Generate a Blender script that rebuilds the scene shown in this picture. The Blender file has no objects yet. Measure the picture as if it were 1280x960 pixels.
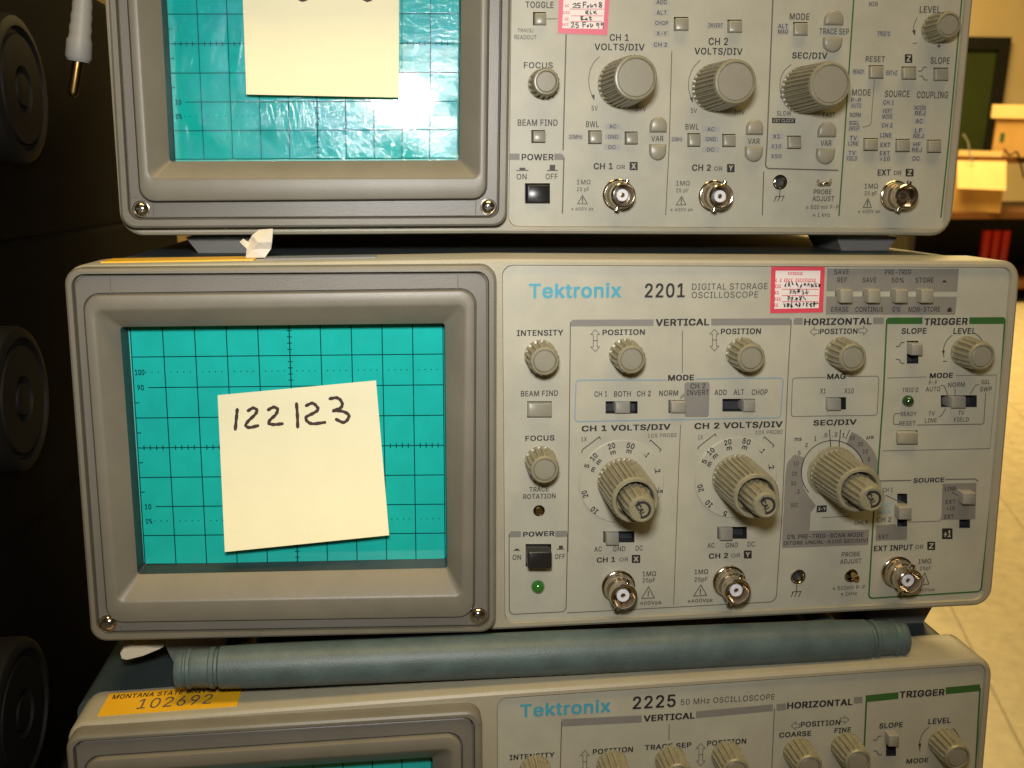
import bpy, math, random
import numpy as np
from mathutils import Vector, Matrix
from mathutils.geometry import tessellate_polygon, delaunay_2d_cdt
random.seed(7)
scene = bpy.context.scene
COL = scene.collection

# ------------------------------------------------------------------ camera, light, exposure
F, CX, CY = 1250.0, 640.0, 480.0
YAW, PITCH, TILT, CAMH = 0.1057, -0.2016, math.radians(5.0), 1.15
TW = Matrix.Translation((0, 0, CAMH)) @ Matrix.Rotation(-TILT, 4, 'X')     # the stack leans back on its cart
fw = Vector((math.sin(YAW)*math.cos(PITCH), math.cos(YAW)*math.cos(PITCH), math.sin(PITCH)))
rt = Vector((math.cos(YAW), -math.sin(YAW), 0))
up = rt.cross(fw)
cm = Matrix((rt, up, -fw)).transposed().to_4x4()
cd = bpy.data.cameras.new('camera'); cam = bpy.data.objects.new('camera', cd); COL.objects.link(cam)
cam.matrix_world = TW @ cm
cd.sensor_width = 36.0; cd.lens = F/1280*36.0; cd.clip_start = 0.01; cd.clip_end = 60
cd.dof.use_dof = True; cd.dof.focus_distance = 0.35; cd.dof.aperture_fstop = 24.0
scene.camera = cam
def ray(px, py):                      # direction in the stack frame (camera at its origin)
    return (fw + rt*((px-CX)/F) - up*((py-CY)/F))

world = bpy.data.worlds.new('World'); scene.world = world; world.use_nodes = True
bg = world.node_tree.nodes['Background']
bg.inputs[0].default_value = (1.0, 0.74, 0.36, 1); bg.inputs[1].default_value = 0.035

def area(name, loc, target, sx, sy, power, col):
    ld = bpy.data.lights.new(name, 'AREA'); ld.shape = 'RECTANGLE'; ld.size = sx; ld.size_y = sy
    ld.energy = power; ld.color = col
    o = bpy.data.objects.new(name, ld); COL.objects.link(o); o.location = loc
    o.rotation_euler = (Vector(target)-Vector(loc)).to_track_quat('-Z', 'Y').to_euler()
    return o
# the camera's own flash, a little above the lens
FL = Vector((-0.0040, 0.0, 0.0578))
flash_t = TW @ (ray(500, 215)*0.36)
fl = area('camera_flash', TW @ FL, flash_t, 0.044, 0.038, 0.60, (1.0, 0.97, 0.93)); fl.data.shape = 'ELLIPSE'; fl.data.spread = math.radians(110)
# warm room light under the ceiling
area('ceiling_lamp', (0.15, 0.0, 2.75), (0.15, 0.0, 0), 1.3, 0.4, 20.0, (1.0, 0.72, 0.30))
area('ceiling_lamp', (2.3, 4.6, 2.75), (2.3, 4.6, 0), 1.6, 1.6, 190.0, (1.0, 0.72, 0.28))

scene.view_settings.view_transform = 'Standard'; scene.view_settings.look = 'None'
scene.view_settings.exposure = 0.0; scene.view_settings.gamma = 1.0
scene.render.engine = 'CYCLES'
scene.cycles.use_denoising = True
scene.cycles.max_bounces = 6

# ------------------------------------------------------------------ materials
def srgb(r, g, b):
    f = lambda c: (c/12.92 if c <= .04045 else ((c+.055)/1.055)**2.4)
    return (f(r/255), f(g/255), f(b/255), 1)
def mat(name, col, rough=.5, metal=0., var=.06, vscale=60., bump=0., bscale=2500., coat=0., spec=.5, trans=0.):
    m = bpy.data.materials.new(name); m.use_nodes = True
    nt = m.node_tree; p = nt.nodes['Principled BSDF']
    p.inputs['Roughness'].default_value = rough; p.inputs['Metallic'].default_value = metal
    p.inputs['Specular IOR Level'].default_value = spec
    p.inputs['Coat Weight'].default_value = coat; p.inputs['Coat Roughness'].default_value = .08
    p.inputs['Transmission Weight'].default_value = trans
    tc = nt.nodes.new('ShaderNodeTexCoord')
    c = col if len(col) == 4 else (*col, 1)
    if var > 0:
        n = nt.nodes.new('ShaderNodeTexNoise'); n.inputs['Scale'].default_value = vscale; n.inputs['Detail'].default_value = 5
        n.inputs['Roughness'].default_value = .65
        nt.links.new(tc.outputs['Object'], n.inputs['Vector'])
        r = nt.nodes.new('ShaderNodeValToRGB')
        r.color_ramp.elements[0].position = .3; r.color_ramp.elements[1].position = .7
        r.color_ramp.elements[0].color = tuple(x*(1-var) for x in c[:3])+(1,)
        r.color_ramp.elements[1].color = tuple(min(1, x*(1+var)) for x in c[:3])+(1,)
        nt.links.new(n.outputs['Fac'], r.inputs['Fac']); nt.links.new(r.outputs['Color'], p.inputs['Base Color'])
    else:
        p.inputs['Base Color'].default_value = c
    if bump > 0:
        n2 = nt.nodes.new('ShaderNodeTexNoise'); n2.inputs['Scale'].default_value = bscale; n2.inputs['Detail'].default_value = 3
        nt.links.new(tc.outputs['Object'], n2.inputs['Vector'])
        b = nt.nodes.new('ShaderNodeBump'); b.inputs['Strength'].default_value = bump; b.inputs['Distance'].default_value = .0003
        nt.links.new(n2.outputs['Fac'], b.inputs['Height']); nt.links.new(b.outputs['Normal'], p.inputs['Normal'])
    return m
M = {}
M['panel'] = mat('panel_paint', (.38, .368, .29), .46, var=.085, vscale=55, bump=.15, bscale=3000)
M['mold'] = mat('tan_molding', (.335, .305, .22), .42, var=.06, vscale=50, bump=.35, bscale=1800)
M['bezel'] = mat('bezel_plastic', (.160, .146, .110), .42, var=.10, vscale=45, bump=.22, bscale=2600)
M['bezel2'] = mat('bezel_plate', (.146, .135, .112), .38, var=.07, vscale=45, bump=.22, bscale=2600)
M['gasket'] = mat('dark_gasket', (.035, .035, .033), .5, var=.2)
M['knob'] = mat('knob_plastic', (.228, .208, .132), .34, var=.16, vscale=420, bump=.1)
M['cap'] = mat('knob_cap_plastic', (.225, .21, .158), .45, var=.05, vscale=200, bump=.2)
M['button'] = mat('button_plastic', (.27, .252, .188), .33, var=.05, vscale=200)
M['slot'] = mat('slot_dark', (.03, .031, .034), .5, var=.2)
M['slider'] = mat('slider_plastic', (.255, .243, .20), .4, var=.05, vscale=200)
M['ink'] = mat('black_ink', (.014, .012, .011), .6, var=0)
M['inkgrey'] = mat('thin_grey_ink', (.05, .044, .037), .6, var=0)
M['line'] = mat('grey_brown_ink', (.105, .092, .072), .6, var=0)
M['grey'] = mat('grey_print', (.19, .183, .165), .6, var=.05)
M['tag'] = mat('pale_grey_print', (.33, .325, .30), .6, var=.05)
M['dgrey'] = mat('dark_grey_print', (.195, .183, .155), .6, var=.08)
M['green'] = mat('green_print', (.028, .105, .016), .6, var=.05)
M['blue'] = mat('blue_print', (.19, .27, .34), .6, var=0)
M['brand'] = mat('brand_blue', (.055, .30, .40), .6, var=0)
M['tealblue'] = mat('light_blue_print', (.16, .38, .50), .6, var=0)
M['black'] = mat('black_plastic', (.014, .014, .014), .3, var=.1)
M['led'] = mat('green_lens', (.03, .17, .02), .12, var=0, coat=.6)
M['leddark'] = mat('dark_green_lens', (.012, .045, .010), .12, var=0, coat=.6)
M['chrome'] = mat('nickel_plate', (.58, .50, .385), .15, metal=1., var=.08, vscale=300, bump=.06)
M['brass'] = mat('brass', (.55, .36, .14), .25, metal=1., var=.1, vscale=300)
M['ptfe'] = mat('white_insulator', (.72, .72, .74), .4, var=.03)
M['darkins'] = mat('dark_insulator', (.07, .045, .03), .4, var=.05)
M['cover'] = mat('blue_cover_paint', (.040, .058, .056), .55, var=.15, vscale=60, bump=.4, bscale=900)
M['handle'] = mat('handle_vinyl', (.072, .106, .106), .45, var=.2, vscale=110, bump=.35, bscale=1800)
M['foot'] = mat('grey_foot', (.17, .165, .15), .5, var=.08)
M['note'] = mat('yellow_paper', (.80, .745, .485), .8, var=.02, vscale=80, bump=.15, bscale=700)
M['penbrown'] = mat('brown_pen', (.035, .013, .005), .6, var=.1)
M['red'] = mat('red_print', (.62, .055, .085), .5, var=.05)
M['pink'] = mat('pink_print', (.66, .14, .20), .5, var=.05)
M['white'] = mat('white_sticker', (.74, .66, .62), .5, var=.03)
M['orange'] = mat('orange_sticker', (.78, .42, .014), .45, var=.05)
M['whitepl'] = mat('white_plastic', (.62, .58, .42), .4, var=.05)
M['paper'] = mat('white_paper', (.72, .66, .55), .7, var=.05, bump=.3, bscale=600)
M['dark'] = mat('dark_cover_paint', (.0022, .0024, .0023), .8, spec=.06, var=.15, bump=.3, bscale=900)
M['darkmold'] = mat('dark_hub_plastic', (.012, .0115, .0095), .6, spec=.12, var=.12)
M['dredge'] = mat('grey_rubber', (.16, .16, .165), .55, var=.05)
M['boot'] = mat('pale_vinyl', (.33, .32, .285), .5, var=.06)
M['copper'] = mat('aged_brass_pin', (.42, .26, .09), .3, metal=1., var=.2, vscale=300)
M['steel'] = mat('cart_steel', (.12, .12, .12), .45, metal=.6)

def grat_mat(name, col, scratch):
    m = bpy.data.materials.new(name); m.use_nodes = True
    nt = m.node_tree; p = nt.nodes['Principled BSDF']
    p.inputs['Base Color'].default_value = (*col, 1)
    p.inputs['Roughness'].default_value = .13 if scratch else .6; p.inputs['Specular IOR Level'].default_value = .005 if scratch else .04
    p.inputs['Coat Weight'].default_value = 1.; p.inputs['Coat Roughness'].default_value = .035 if scratch else .06
    tc = nt.nodes.new('ShaderNodeTexCoord')
    n = nt.nodes.new('ShaderNodeTexNoise'); n.inputs['Scale'].default_value = 160; n.inputs['Detail'].default_value = 8
    nt.links.new(tc.outputs['Object'], n.inputs['Vector'])
    r = nt.nodes.new('ShaderNodeValToRGB')
    r.color_ramp.elements[0].color = tuple(x*.86 for x in col)+(1,); r.color_ramp.elements[1].color = tuple(x*1.12 for x in col)+(1,)
    nt.links.new(n.outputs['Fac'], r.inputs['Fac']); nt.links.new(r.outputs['Color'], p.inputs['Base Color'])
    if scratch:
        acc = None
        for k in range(7):
            mp = nt.nodes.new('ShaderNodeMapping'); a = k*math.pi/7+.2
            mp.inputs['Rotation'].default_value = (0, a, 0)
            mp.inputs['Location'].default_value = (k*.31, 0, k*.17)
            nt.links.new(tc.outputs['Object'], mp.inputs['Vector'])
            sc = nt.nodes.new('ShaderNodeVectorMath'); sc.operation = 'MULTIPLY'; sc.inputs[1].default_value = (5200, 0, 45)
            nt.links.new(mp.outputs['Vector'], sc.inputs[0])
            nz = nt.nodes.new('ShaderNodeTexNoise'); nz.inputs['Scale'].default_value = 1.0; nz.inputs['Detail'].default_value = 1.0
            nt.links.new(sc.outputs[0], nz.inputs['Vector'])
            mr = nt.nodes.new('ShaderNodeMapRange'); mr.inputs['From Min'].default_value = .628; mr.inputs['From Max'].default_value = .80
            nt.links.new(nz.outputs['Fac'], mr.inputs['Value'])
            if acc is None: acc = mr.outputs[0]
            else:
                ad = nt.nodes.new('ShaderNodeMath'); ad.operation = 'ADD'
                nt.links.new(acc, ad.inputs[0]); nt.links.new(mr.outputs[0], ad.inputs[1]); acc = ad.outputs[0]
        b = nt.nodes.new('ShaderNodeBump'); b.inputs['Strength'].default_value = 1.0; b.inputs['Distance'].default_value = .000016
        nt.links.new(acc, b.inputs['Height']); nt.links.new(b.outputs['Normal'], p.inputs['Coat Normal'])
    return m
M['screen'] = grat_mat('teal_screen', (.010, .43, .375), False)
M['screen2'] = grat_mat('teal_screen_scratched', (.006, .37, .345), True)
M['grid'] = mat('graticule_ink', (.003, .035, .035), .8, var=0, spec=0.)
M['gridlt'] = mat('graticule_edge', (.10, .42, .38), .4, var=0)

# ------------------------------------------------------------------ mesh helpers
def mesh_obj(name, verts, faces, m, parent=None, smooth=None, loc=None):
    me = bpy.data.meshes.new(name); me.from_pydata([tuple(v) for v in verts], [], faces); me.update()
    if m is not None: me.materials.append(M[m] if isinstance(m, str) else m)
    if smooth:
        for p in me.polygons: p.use_smooth = True
        me.set_sharp_from_angle(angle=math.radians(smooth))
    return link(name, me, parent, loc)
def link(name, me, parent=None, loc=None, rot=None):
    o = bpy.data.objects.new(name, me); COL.objects.link(o)
    if parent: o.parent = parent
    if loc is not None: o.location = loc
    if rot is not None: o.rotation_euler = rot
    return o
def empty(name, mw, label, cat, group=None):
    o = bpy.data.objects.new(name, None); COL.objects.link(o); o.matrix_world = mw; o.empty_display_size = .05
    o['label'] = label; o['category'] = cat
    if group: o['group'] = group
    return o
def tag(o, label, cat, group=None):
    o['label'] = label; o['category'] = cat
    if group: o['group'] = group
    return o
class MB:
    def __init__(s): s.v = []; s.f = []
    def add(s, vs, fs):
        b = len(s.v); s.v += [tuple(v) for v in vs]; s.f += [tuple(i+b for i in f) for f in fs]
    def loft(s, loops, cap0=False, cap1=False):
        n = len(loops[0]); b = len(s.v)
        for l in loops: s.v += [tuple(v) for v in l]
        for k in range(len(loops)-1):
            for i in range(n):
                j = (i+1) % n
                s.f.append((b+k*n+i, b+k*n+j, b+(k+1)*n+j, b+(k+1)*n+i))
        if cap0: s.f.append(tuple(b+i for i in reversed(range(n))))
        if cap1: s.f.append(tuple(b+(len(loops)-1)*n+i for i in range(n)))
    def box(s, x0, x1, y0, y1, z0, z1):
        s.add([(x0,y0,z0),(x1,y0,z0),(x1,y1,z0),(x0,y1,z0),(x0,y0,z1),(x1,y0,z1),(x1,y1,z1),(x0,y1,z1)],
              [(0,3,2,1),(4,5,6,7),(0,1,5,4),(1,2,6,5),(2,3,7,6),(3,0,4,7)])
    def build(s, name, m, parent=None, smooth=None, loc=None): return mesh_obj(name, s.v, s.f, m, parent, smooth, loc)

def fillet(pts, r, n=6):
    """round the corners of a closed 2D polygon; r is a number or one radius per corner"""
    out = []; N = len(pts)
    for i, p in enumerate(pts):
        rr = r[i] if isinstance(r, (list, tuple)) else r
        a = Vector(pts[i-1])-Vector(p); b = Vector(pts[(i+1) % N])-Vector(p); P = Vector(p)
        if rr <= 0: out.append(P); continue
        ang = a.angle(b); t = min(rr/math.tan(ang/2), a.length*.45, b.length*.45); rr2 = t*math.tan(ang/2)
        a.normalize(); b.normalize(); c = P+(a+b).normalized()*(rr2/math.sin(ang/2))
        s0 = P+a*t-c; s1 = P+b*t-c
        tot = s0.angle_signed(s1) if s0.length > 0 else 0
        for k in range(n+1):
            th = -tot*k/n
            out.append(c+Vector((s0.x*math.cos(th)-s0.y*math.sin(th), s0.x*math.sin(th)+s0.y*math.cos(th))))
    return out
def inset(pts, d):
    """move every edge of a closed 2D polygon (clockwise, top-left first) inwards by d"""
    N = len(pts); out = []
    for i in range(N):
        p0, p1, p2 = Vector(pts[i-1]), Vector(pts[i]), Vector(pts[(i+1) % N])
        e0 = (p1-p0).normalized(); e1 = (p2-p1).normalized()
        n0 = Vector((e0.y, -e0.x)); n1 = Vector((e1.y, -e1.x))
        k = 1+n0.dot(n1); out.append(p1+(n0+n1)*(d/k))
    return out
def lathe(prof, n=48, teeth=0):
    """profile of (radius, length, flute) in mm, turned about the axis that points out of the panel (-Y)"""
    mb = MB(); loops = []
    if teeth: n = teeth*4
    for pr in prof:
        r, l = pr[0], pr[1]; a = pr[2] if len(pr) > 2 else 0
        lp = []
        for i in range(n):
            rr = r-(a if (i % 4) in (2, 3) else 0) if teeth else r
            th = 2*math.pi*i/n
            lp.append((rr*math.cos(th)*.001, -l*.001, rr*math.sin(th)*.001))
        loops.append(lp)
    mb.loft(loops, cap0=False, cap1=True)
    return mb
def mesh_of(mb, name, m, smooth=35):
    me = bpy.data.meshes.new(name); me.from_pydata(mb.v, [], mb.f); me.update(); me.materials.append(M[m])
    for p in me.polygons: p.use_smooth = True
    me.set_sharp_from_angle(angle=math.radians(smooth))
    return me

# ------------------------------------------------------------------ text
FONT = None
try:
    import os
    FONT = bpy.data.fonts.load(os.path.join(bpy.utils.system_resource('DATAFILES'), 'fonts', 'Inter.woff2'))
except Exception:
    FONT = None
class Text:
    cache = {}; pend = []
    @classmethod
    def need(cls, s, bold, shear=0.):
        k = (s, bold, shear)
        if k in cls.cache: return
        cu = bpy.data.curves.new('t', 'FONT'); cu.body = s; cu.size = 1.; cu.fill_mode = 'NONE'
        if FONT: cu.font = FONT
        cu.resolution_u = 3
        cu.space_character = 1.06; cu.shear = shear
        o = bpy.data.objects.new('t', cu); COL.objects.link(o); cls.cache[k] = None; cls.pend.append((k, o))
    @staticmethod
    def fill(me, k=0.):
        """triangulate the outlines of a text by non-zero winding"""
        if not me.vertices: return [], []
        V = [Vector((v.co.x, v.co.y)) for v in me.vertices]; E = [tuple(e.vertices) for e in me.edges]
        E = [((a, b) if (b == a+1) else ((b, a) if a == b+1 else ((max(a, b), min(a, b))))) for a, b in E]
        if k > 0:            # heavier type: the outline a few times, a hair apart, filled as one
            n = len(V); V0, E0 = V, E; V = []; E = []
            for i, (ox, oy) in enumerate(((k, k*.7), (-k, k*.7), (k, -k*.7), (-k, -k*.7))):
                V += [v+Vector((ox, oy)) for v in V0]; E += [(a+i*n, b+i*n) for a, b in E0]
        r = delaunay_2d_cdt(V, E, [], 0, 1e-6)
        P = np.array([(v.x, v.y) for v in r[0]]); T = np.array([f for f in r[2] if len(f) == 3])
        if len(T) == 0: return [], []
        C = P[T].mean(axis=1); A = np.array([V[a] for a, b in E]); B = np.array([V[b] for a, b in E])
        cx, cy = C[:, 0:1], C[:, 1:2]
        cr = (B[:, 0]-A[:, 0])*(cy-A[:, 1])-(cx-A[:, 0])*(B[:, 1]-A[:, 1])
        upw = (A[:, 1] <= cy) & (B[:, 1] > cy) & (cr > 0); dnw = (A[:, 1] > cy) & (B[:, 1] <= cy) & (cr < 0)
        w = upw.sum(1)-dnw.sum(1)
        return [Vector((p[0], p[1], 0)) for p in P], [tuple(int(i) for i in t) for t in T[w != 0]]
    @classmethod
    def flush(cls):
        dg = bpy.context.evaluated_depsgraph_get(); dg.update()
        for k, o in cls.pend:
            me = o.evaluated_get(dg).to_mesh()
            vs, fs = cls.fill(me, max(0., k[1]+.006)*1.1)
            o.evaluated_get(dg).to_mesh_clear()
            if vs:
                x0 = min(v.x for v in vs); x1 = max(v.x for v in vs); y0 = min(v.y for v in vs); y1 = max(v.y for v in vs)
                w = max(1e-6, x1-x0); h = max(1e-6, y1-y0)
                cls.cache[k] = ([((v.x-x0)/w-.5, (v.y-y0)/h-.5) for v in vs], fs)
            else: cls.cache[k] = ([], [])
            cu = o.data; bpy.data.objects.remove(o); bpy.data.curves.remove(cu)
        cls.pend = []

class Scope:
    """one oscilloscope: a frame with x right, -y out of the panel, z up; positions come from photo pixels cast onto planes d mm before the front"""
    def __init__(s, name, tx, ty, tz, yaw, roll, label):
        s.m = Matrix.Translation((tx, ty, tz)) @ Matrix.Rotation(yaw, 4, 'Z') @ Matrix.Rotation(-roll, 4, 'Y')
        s.mi = s.m.inverted(); s.o = s.mi @ Vector((0, 0, 0)); s.ri = s.mi.to_3x3()
        s.root = empty(name, TW @ s.m, label, 'oscilloscope')
        s.prints = {}; s.fills = []
        s.d0 = -1.0
    def at(s, px, py, d=None):
        d = s.d0 if d is None else d
        r = s.ri @ ray(px, py)
        t = (-d*.001 - s.o.y)/r.y
        return s.o + r*t
    def p2(s, px, py, d=None):
        v = s.at(px, py, d); return Vector((v.x, v.z))
    def quad(s, pts, d): return [s.p2(x, y, d) for x, y in pts]
    def loop3(s, pts2, d): return [(p.x, -d*.001, p.y) for p in pts2]
    def add(s, col, vs, fs):
        s.prints.setdefault(col, MB()).add(vs, fs)
    # ---- print
    def poly(s, pts, col, lift=.05, r=0):
        big = col in ('grey', 'dgrey', 'tag', 'green') or (col == 'ink' and r)
        q = s.quad(pts, s.d0)
        if r: q = fillet(q, r*.00026, 4)
        y = -(s.d0+lift)*.001
        tri = tessellate_polygon([[Vector((p.x, p.y, 0)) for p in q]])
        if big:
            s.fills.append((col, [(p.x, y, p.y) for p in q], [tuple(t) for t in tri]))
        else: s.add(col, [(p.x, y, p.y) for p in q], [tuple(t) for t in tri])
    def line(s, pts, w, col, lift=.09, closed=False, r=0, loc2=False):
        q = pts if loc2 else s.quad(pts, s.d0)
        ww = w*.00026/2; y = -(s.d0+lift)*.001
        if r: q = fillet(q, [r*.00026 if (closed or 0 < i < len(q)-1) else 0 for i in range(len(q))], 4)
        N = len(q); vs = []; 
        for i in range(N):
            a = q[i-1] if (i > 0 or closed) else q[i]; b = q[(i+1) % N] if (i < N-1 or closed) else q[i]
            e0 = (q[i]-a); e1 = (b-q[i])
            e0 = e0.normalized() if e0.length > 1e-9 else e1.normalized()
            e1 = e1.normalized() if e1.length > 1e-9 else e0
            n0 = Vector((-e0.y, e0.x)); n1 = Vector((-e1.y, e1.x)); k = max(.35, 1+n0.dot(n1))
            n = (n0+n1)*(ww/k)
            vs += [(q[i].x+n.x, y, q[i].y+n.y), (q[i].x-n.x, y, q[i].y-n.y)]
        fs = [(2*i, 2*i+1, 2*((i+1) % N)+1, 2*((i+1) % N)) for i in range(N if closed else N-1)]
        s.add(col, vs, fs)
    def texts(s, items):
        s.pendt = getattr(s, 'pendt', [])
        for it in items:
            it = list(it)+[None]*(9-len(it)); t, x0, x1, yc, h, col, bold, rot, d = it
            col = col or 'ink'; bold = .012 if bold is None else bold
            sh = .25 if isinstance(rot, str) else 0.
            Text.need(t, bold, sh); s.pendt.append((t, x0, x1, yc, h, col, bold, rot, d, sh))
    def finish_texts(s):
        for t, x0, x1, yc, h, col, bold, rot, d, sh in s.pendt:
            vs, fs = Text.cache[(t, bold, sh)]
            if not vs: continue
            dd = s.d0 if d is None else d
            a = s.p2(x0, yc, dd); b = s.p2(x1, yc, dd)
            w = (b-a).length; c = (a+b)/2
            sc_ = w/max(1e-6, abs(x1-x0)); hh = h*sc_
            th = math.radians(rot) if isinstance(rot, (int, float)) else 0
            ct, st = math.cos(th), math.sin(th); y = -(dd+.13)*.001
            out = []
            for u, v in vs:
                X = u*w; Y = v*hh
                out.append((c.x+X*ct-Y*st, y, c.y+X*st+Y*ct))
            s.add(col, out, fs)
    def finish(s, names):
        for col, mb in s.prints.items():
            o = mb.build(names.get(col, 'panel_print'), col, s.root); o['kind'] = 'stuff'
        for col, v, f in s.fills: mesh_obj({'grey': 'grey_band', 'dgrey': 'grey_field', 'tag': 'lettering_field', 'green': 'green_band', 'ink': 'black_field'}[col], v, f, col, s.root)
    # ---- controls
    def well(s, holes):
        """dark recess behind every opening of the panel"""
        for pts in holes:
            mb = MB(); q0 = s.loop3(pts, s.d0); q1 = s.loop3(pts, s.d0-4.5)
            mb.loft([q0, q1], cap1=True); mb.build('opening_recess', 'slot', s.root)
    def rect_hole(s, x0, x1, y0, y1):
        return [s.p2(x0, y0), s.p2(x1, y0), s.p2(x1, y1), s.p2(x0, y1)]
    def circ(s, px, py, rpx, n=24, d=None):
        c = s.p2(px, py, d); r = rpx*(s.p2(px+1, py, d)-s.p2(px, py, d)).length
        return [Vector((c.x+r*math.cos(-2*math.pi*i/n), c.y+r*math.sin(-2*math.pi*i/n))) for i in range(n)]
    def block(s, name, x0, x1, y0, y1, dtop, m, dbase=None, r=.5, parent=None, crown=.25, px_at_top=True):
        """a bevelled key: pixel box is where its front face shows"""
        dd = dtop if px_at_top else s.d0
        q = [s.p2(x0, y0, dd), s.p2(x1, y0, dd), s.p2(x1, y1, dd), s.p2(x0, y1, dd)]
        db = s.d0-4.4 if dbase is None else dbase
        mb = MB(); b = .00035
        mb.loft([s.loop3(fillet(q, r*.001, 3), db), s.loop3(fillet(q, r*.001, 3), dtop-.45),
                 s.loop3(fillet(inset(q, b*.4), r*.001, 3), dtop-.15), s.loop3(fillet(inset(q, b), r*.001, 3), dtop)], cap1=True)
        return mb.build(name, m, parent or s.root, 35)
    def put(s, name, me, px, py, d, label=None, parent=None):
        """mesh on the panel; the pixel is where its front, d mm out, shows"""
        v = s.at(px, py, d+s.d0)
        return link(name, me, s.root, (v.x, -s.d0*.001, v.z))
    def plate(s, outer, holes, d, name, m):
        loops = [list(outer)]+[list(h) for h in holes]
        vs = []; fs = []
        for l in loops:
            fs.append(list(range(len(vs), len(vs)+len(l)))); vs += [Vector((p.x, p.y)) for p in l]
        r = delaunay_2d_cdt(vs, [], fs, 1, 1e-7)
        mb = MB(); y = -d*.001; hs = [[Vector((p.x, p.y)) for p in h] for h in holes]
        def inside(p, poly):
            c = False; j = len(poly)-1
            for i in range(len(poly)):
                a, b = poly[i], poly[j]
                if (a.y > p.y) != (b.y > p.y) and p.x < (b.x-a.x)*(p.y-a.y)/(b.y-a.y)+a.x: c = not c
                j = i
            return c
        out = []
        for f in r[2]:
            c = sum((r[0][i] for i in f), Vector((0, 0)))/len(f)
            if any(inside(c, h) for h in hs) or not inside(c, loops[0]): continue
            out.append(tuple(f))
        mb.add([(v.x, y, v.y) for v in r[0]], out)
        return mb

MID = Scope('oscilloscope', -.1076, .3259, -.1531, 0, -.0033, 'middle digital storage oscilloscope numbered 2201 with a yellow note reading 122 123')
TOP = Scope('oscilloscope', -.1036, .3823, -.0212, -.0055, .0022, 'uppermost oscilloscope with the flash glinting on its scratched teal screen')
BOT = Scope('oscilloscope', -.1127, .3089, -.1702, .0071, .0012, 'lowest 50 MHz oscilloscope numbered 2225 under the blue handle bar')

# ------------------------------------------------------------------ setting: floor, wall
def hit_floor(px, py, z=0.0):
    r = TW.to_3x3() @ ray(px, py); o = TW @ Vector((0, 0, 0)); t = (z-o.z)/r.z
    return o+r*t
def hit_y(px, py, Y):
    r = TW.to_3x3() @ ray(px, py); o = TW @ Vector((0, 0, 0)); t = (Y-o.y)/r.y
    return o+r*t
def floor_mat():
    m = mat('floor_vinyl', (.60, .51, .33), .35, var=.2, vscale=26, bump=.1, bscale=120)
    return m
M['floor'] = floor_mat()
M['seam'] = mat('floor_seam', (.24, .19, .11), .7, var=.1)
M['wall'] = mat('wall_paint', (.80, .62, .34), .7, var=.05, vscale=3)
M['door'] = mat('door_green', (.055, .075, .018), .5, var=.1, vscale=5)
M['doorframe'] = mat('door_frame', (.018, .016, .010), .5, var=.1)
M['card'] = mat('cardboard', (.50, .29, .09), .8, var=.10, vscale=8)
M['cardlt'] = mat('pale_cardboard', (.78, .56, .24), .8, var=.06, vscale=8)
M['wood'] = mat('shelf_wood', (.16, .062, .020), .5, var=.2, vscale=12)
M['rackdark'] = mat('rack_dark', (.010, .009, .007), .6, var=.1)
M['redbox'] = mat('red_tin', (.55, .025, .015), .35, var=.1, vscale=20)

mb = MB(); mb.add([(-6, -4, 0), (9, -4, 0), (9, 7.2, 0), (-6, 7.2, 0)], [(0, 1, 2, 3)])
floor = mb.build('floor', 'floor'); floor['kind'] = 'structure'
sa, sb = hit_floor(1190, 762), hit_floor(1280, 942)
sd = (sb-sa).normalized(); sn = Vector((-sd.y, sd.x, 0))
tile = .305
for k in range(-9, 10):
    a = sa+sn*(k*tile)
    mb = MB(); h = .0006
    p0 = a-sd*7; p1 = a+sd*3
    mb.add([p0+sn*h+Vector((0, 0, .004)), p1+sn*h+Vector((0, 0, .004)), p1-sn*h+Vector((0, 0, .004)), p0-sn*h+Vector((0, 0, .004))], [(0, 1, 2, 3)])
    mb.build('tile_seam', 'seam', floor)
mb = MB(); mb.box(-6, 9, 7.0, 7.2, 0.0, 3.2); wall = mb.build('wall', 'wall'); wall['kind'] = 'structure'
# door in the wall
def wbox(mb, px0, px1, py0, py1, Y, dep, zbot=None):
    a = hit_y(px0, py0, Y); b = hit_y(px1, py1, Y)
    mb.box(a.x, b.x, Y, Y+dep, b.z if zbot is None else zbot, a.z)
door = empty('door', Matrix.Translation((hit_y(1230, 200, 6.9).x, 6.95, 0)), 'dark green door with a near black frame in the yellow wall', 'door')
def under(o, p):
    mw = o.matrix_world.copy(); o.parent = p; o.matrix_parent_inverse = p.matrix_world.inverted(); return o
bpy.context.view_layer.update()
mb = MB(); wbox(mb, 1168, 1252, 60, 60, 6.97, .025, 0.0); under(mb.build('door_leaf', 'door'), door)
a = hit_y(1168, 45, 6.93); b = hit_y(1263, 62, 6.93); c = hit_y(1250, 62, 6.93)
mb = MB(); mb.box(a.x, b.x, 6.93, 6.995, b.z, a.z); mb.box(c.x, b.x, 6.93, 6.995, 0, b.z); mb.box(a.x-.1, a.x, 6.93, 6.995, 0, a.z)
under(mb.build('door_frame', 'doorframe'), door)
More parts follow.
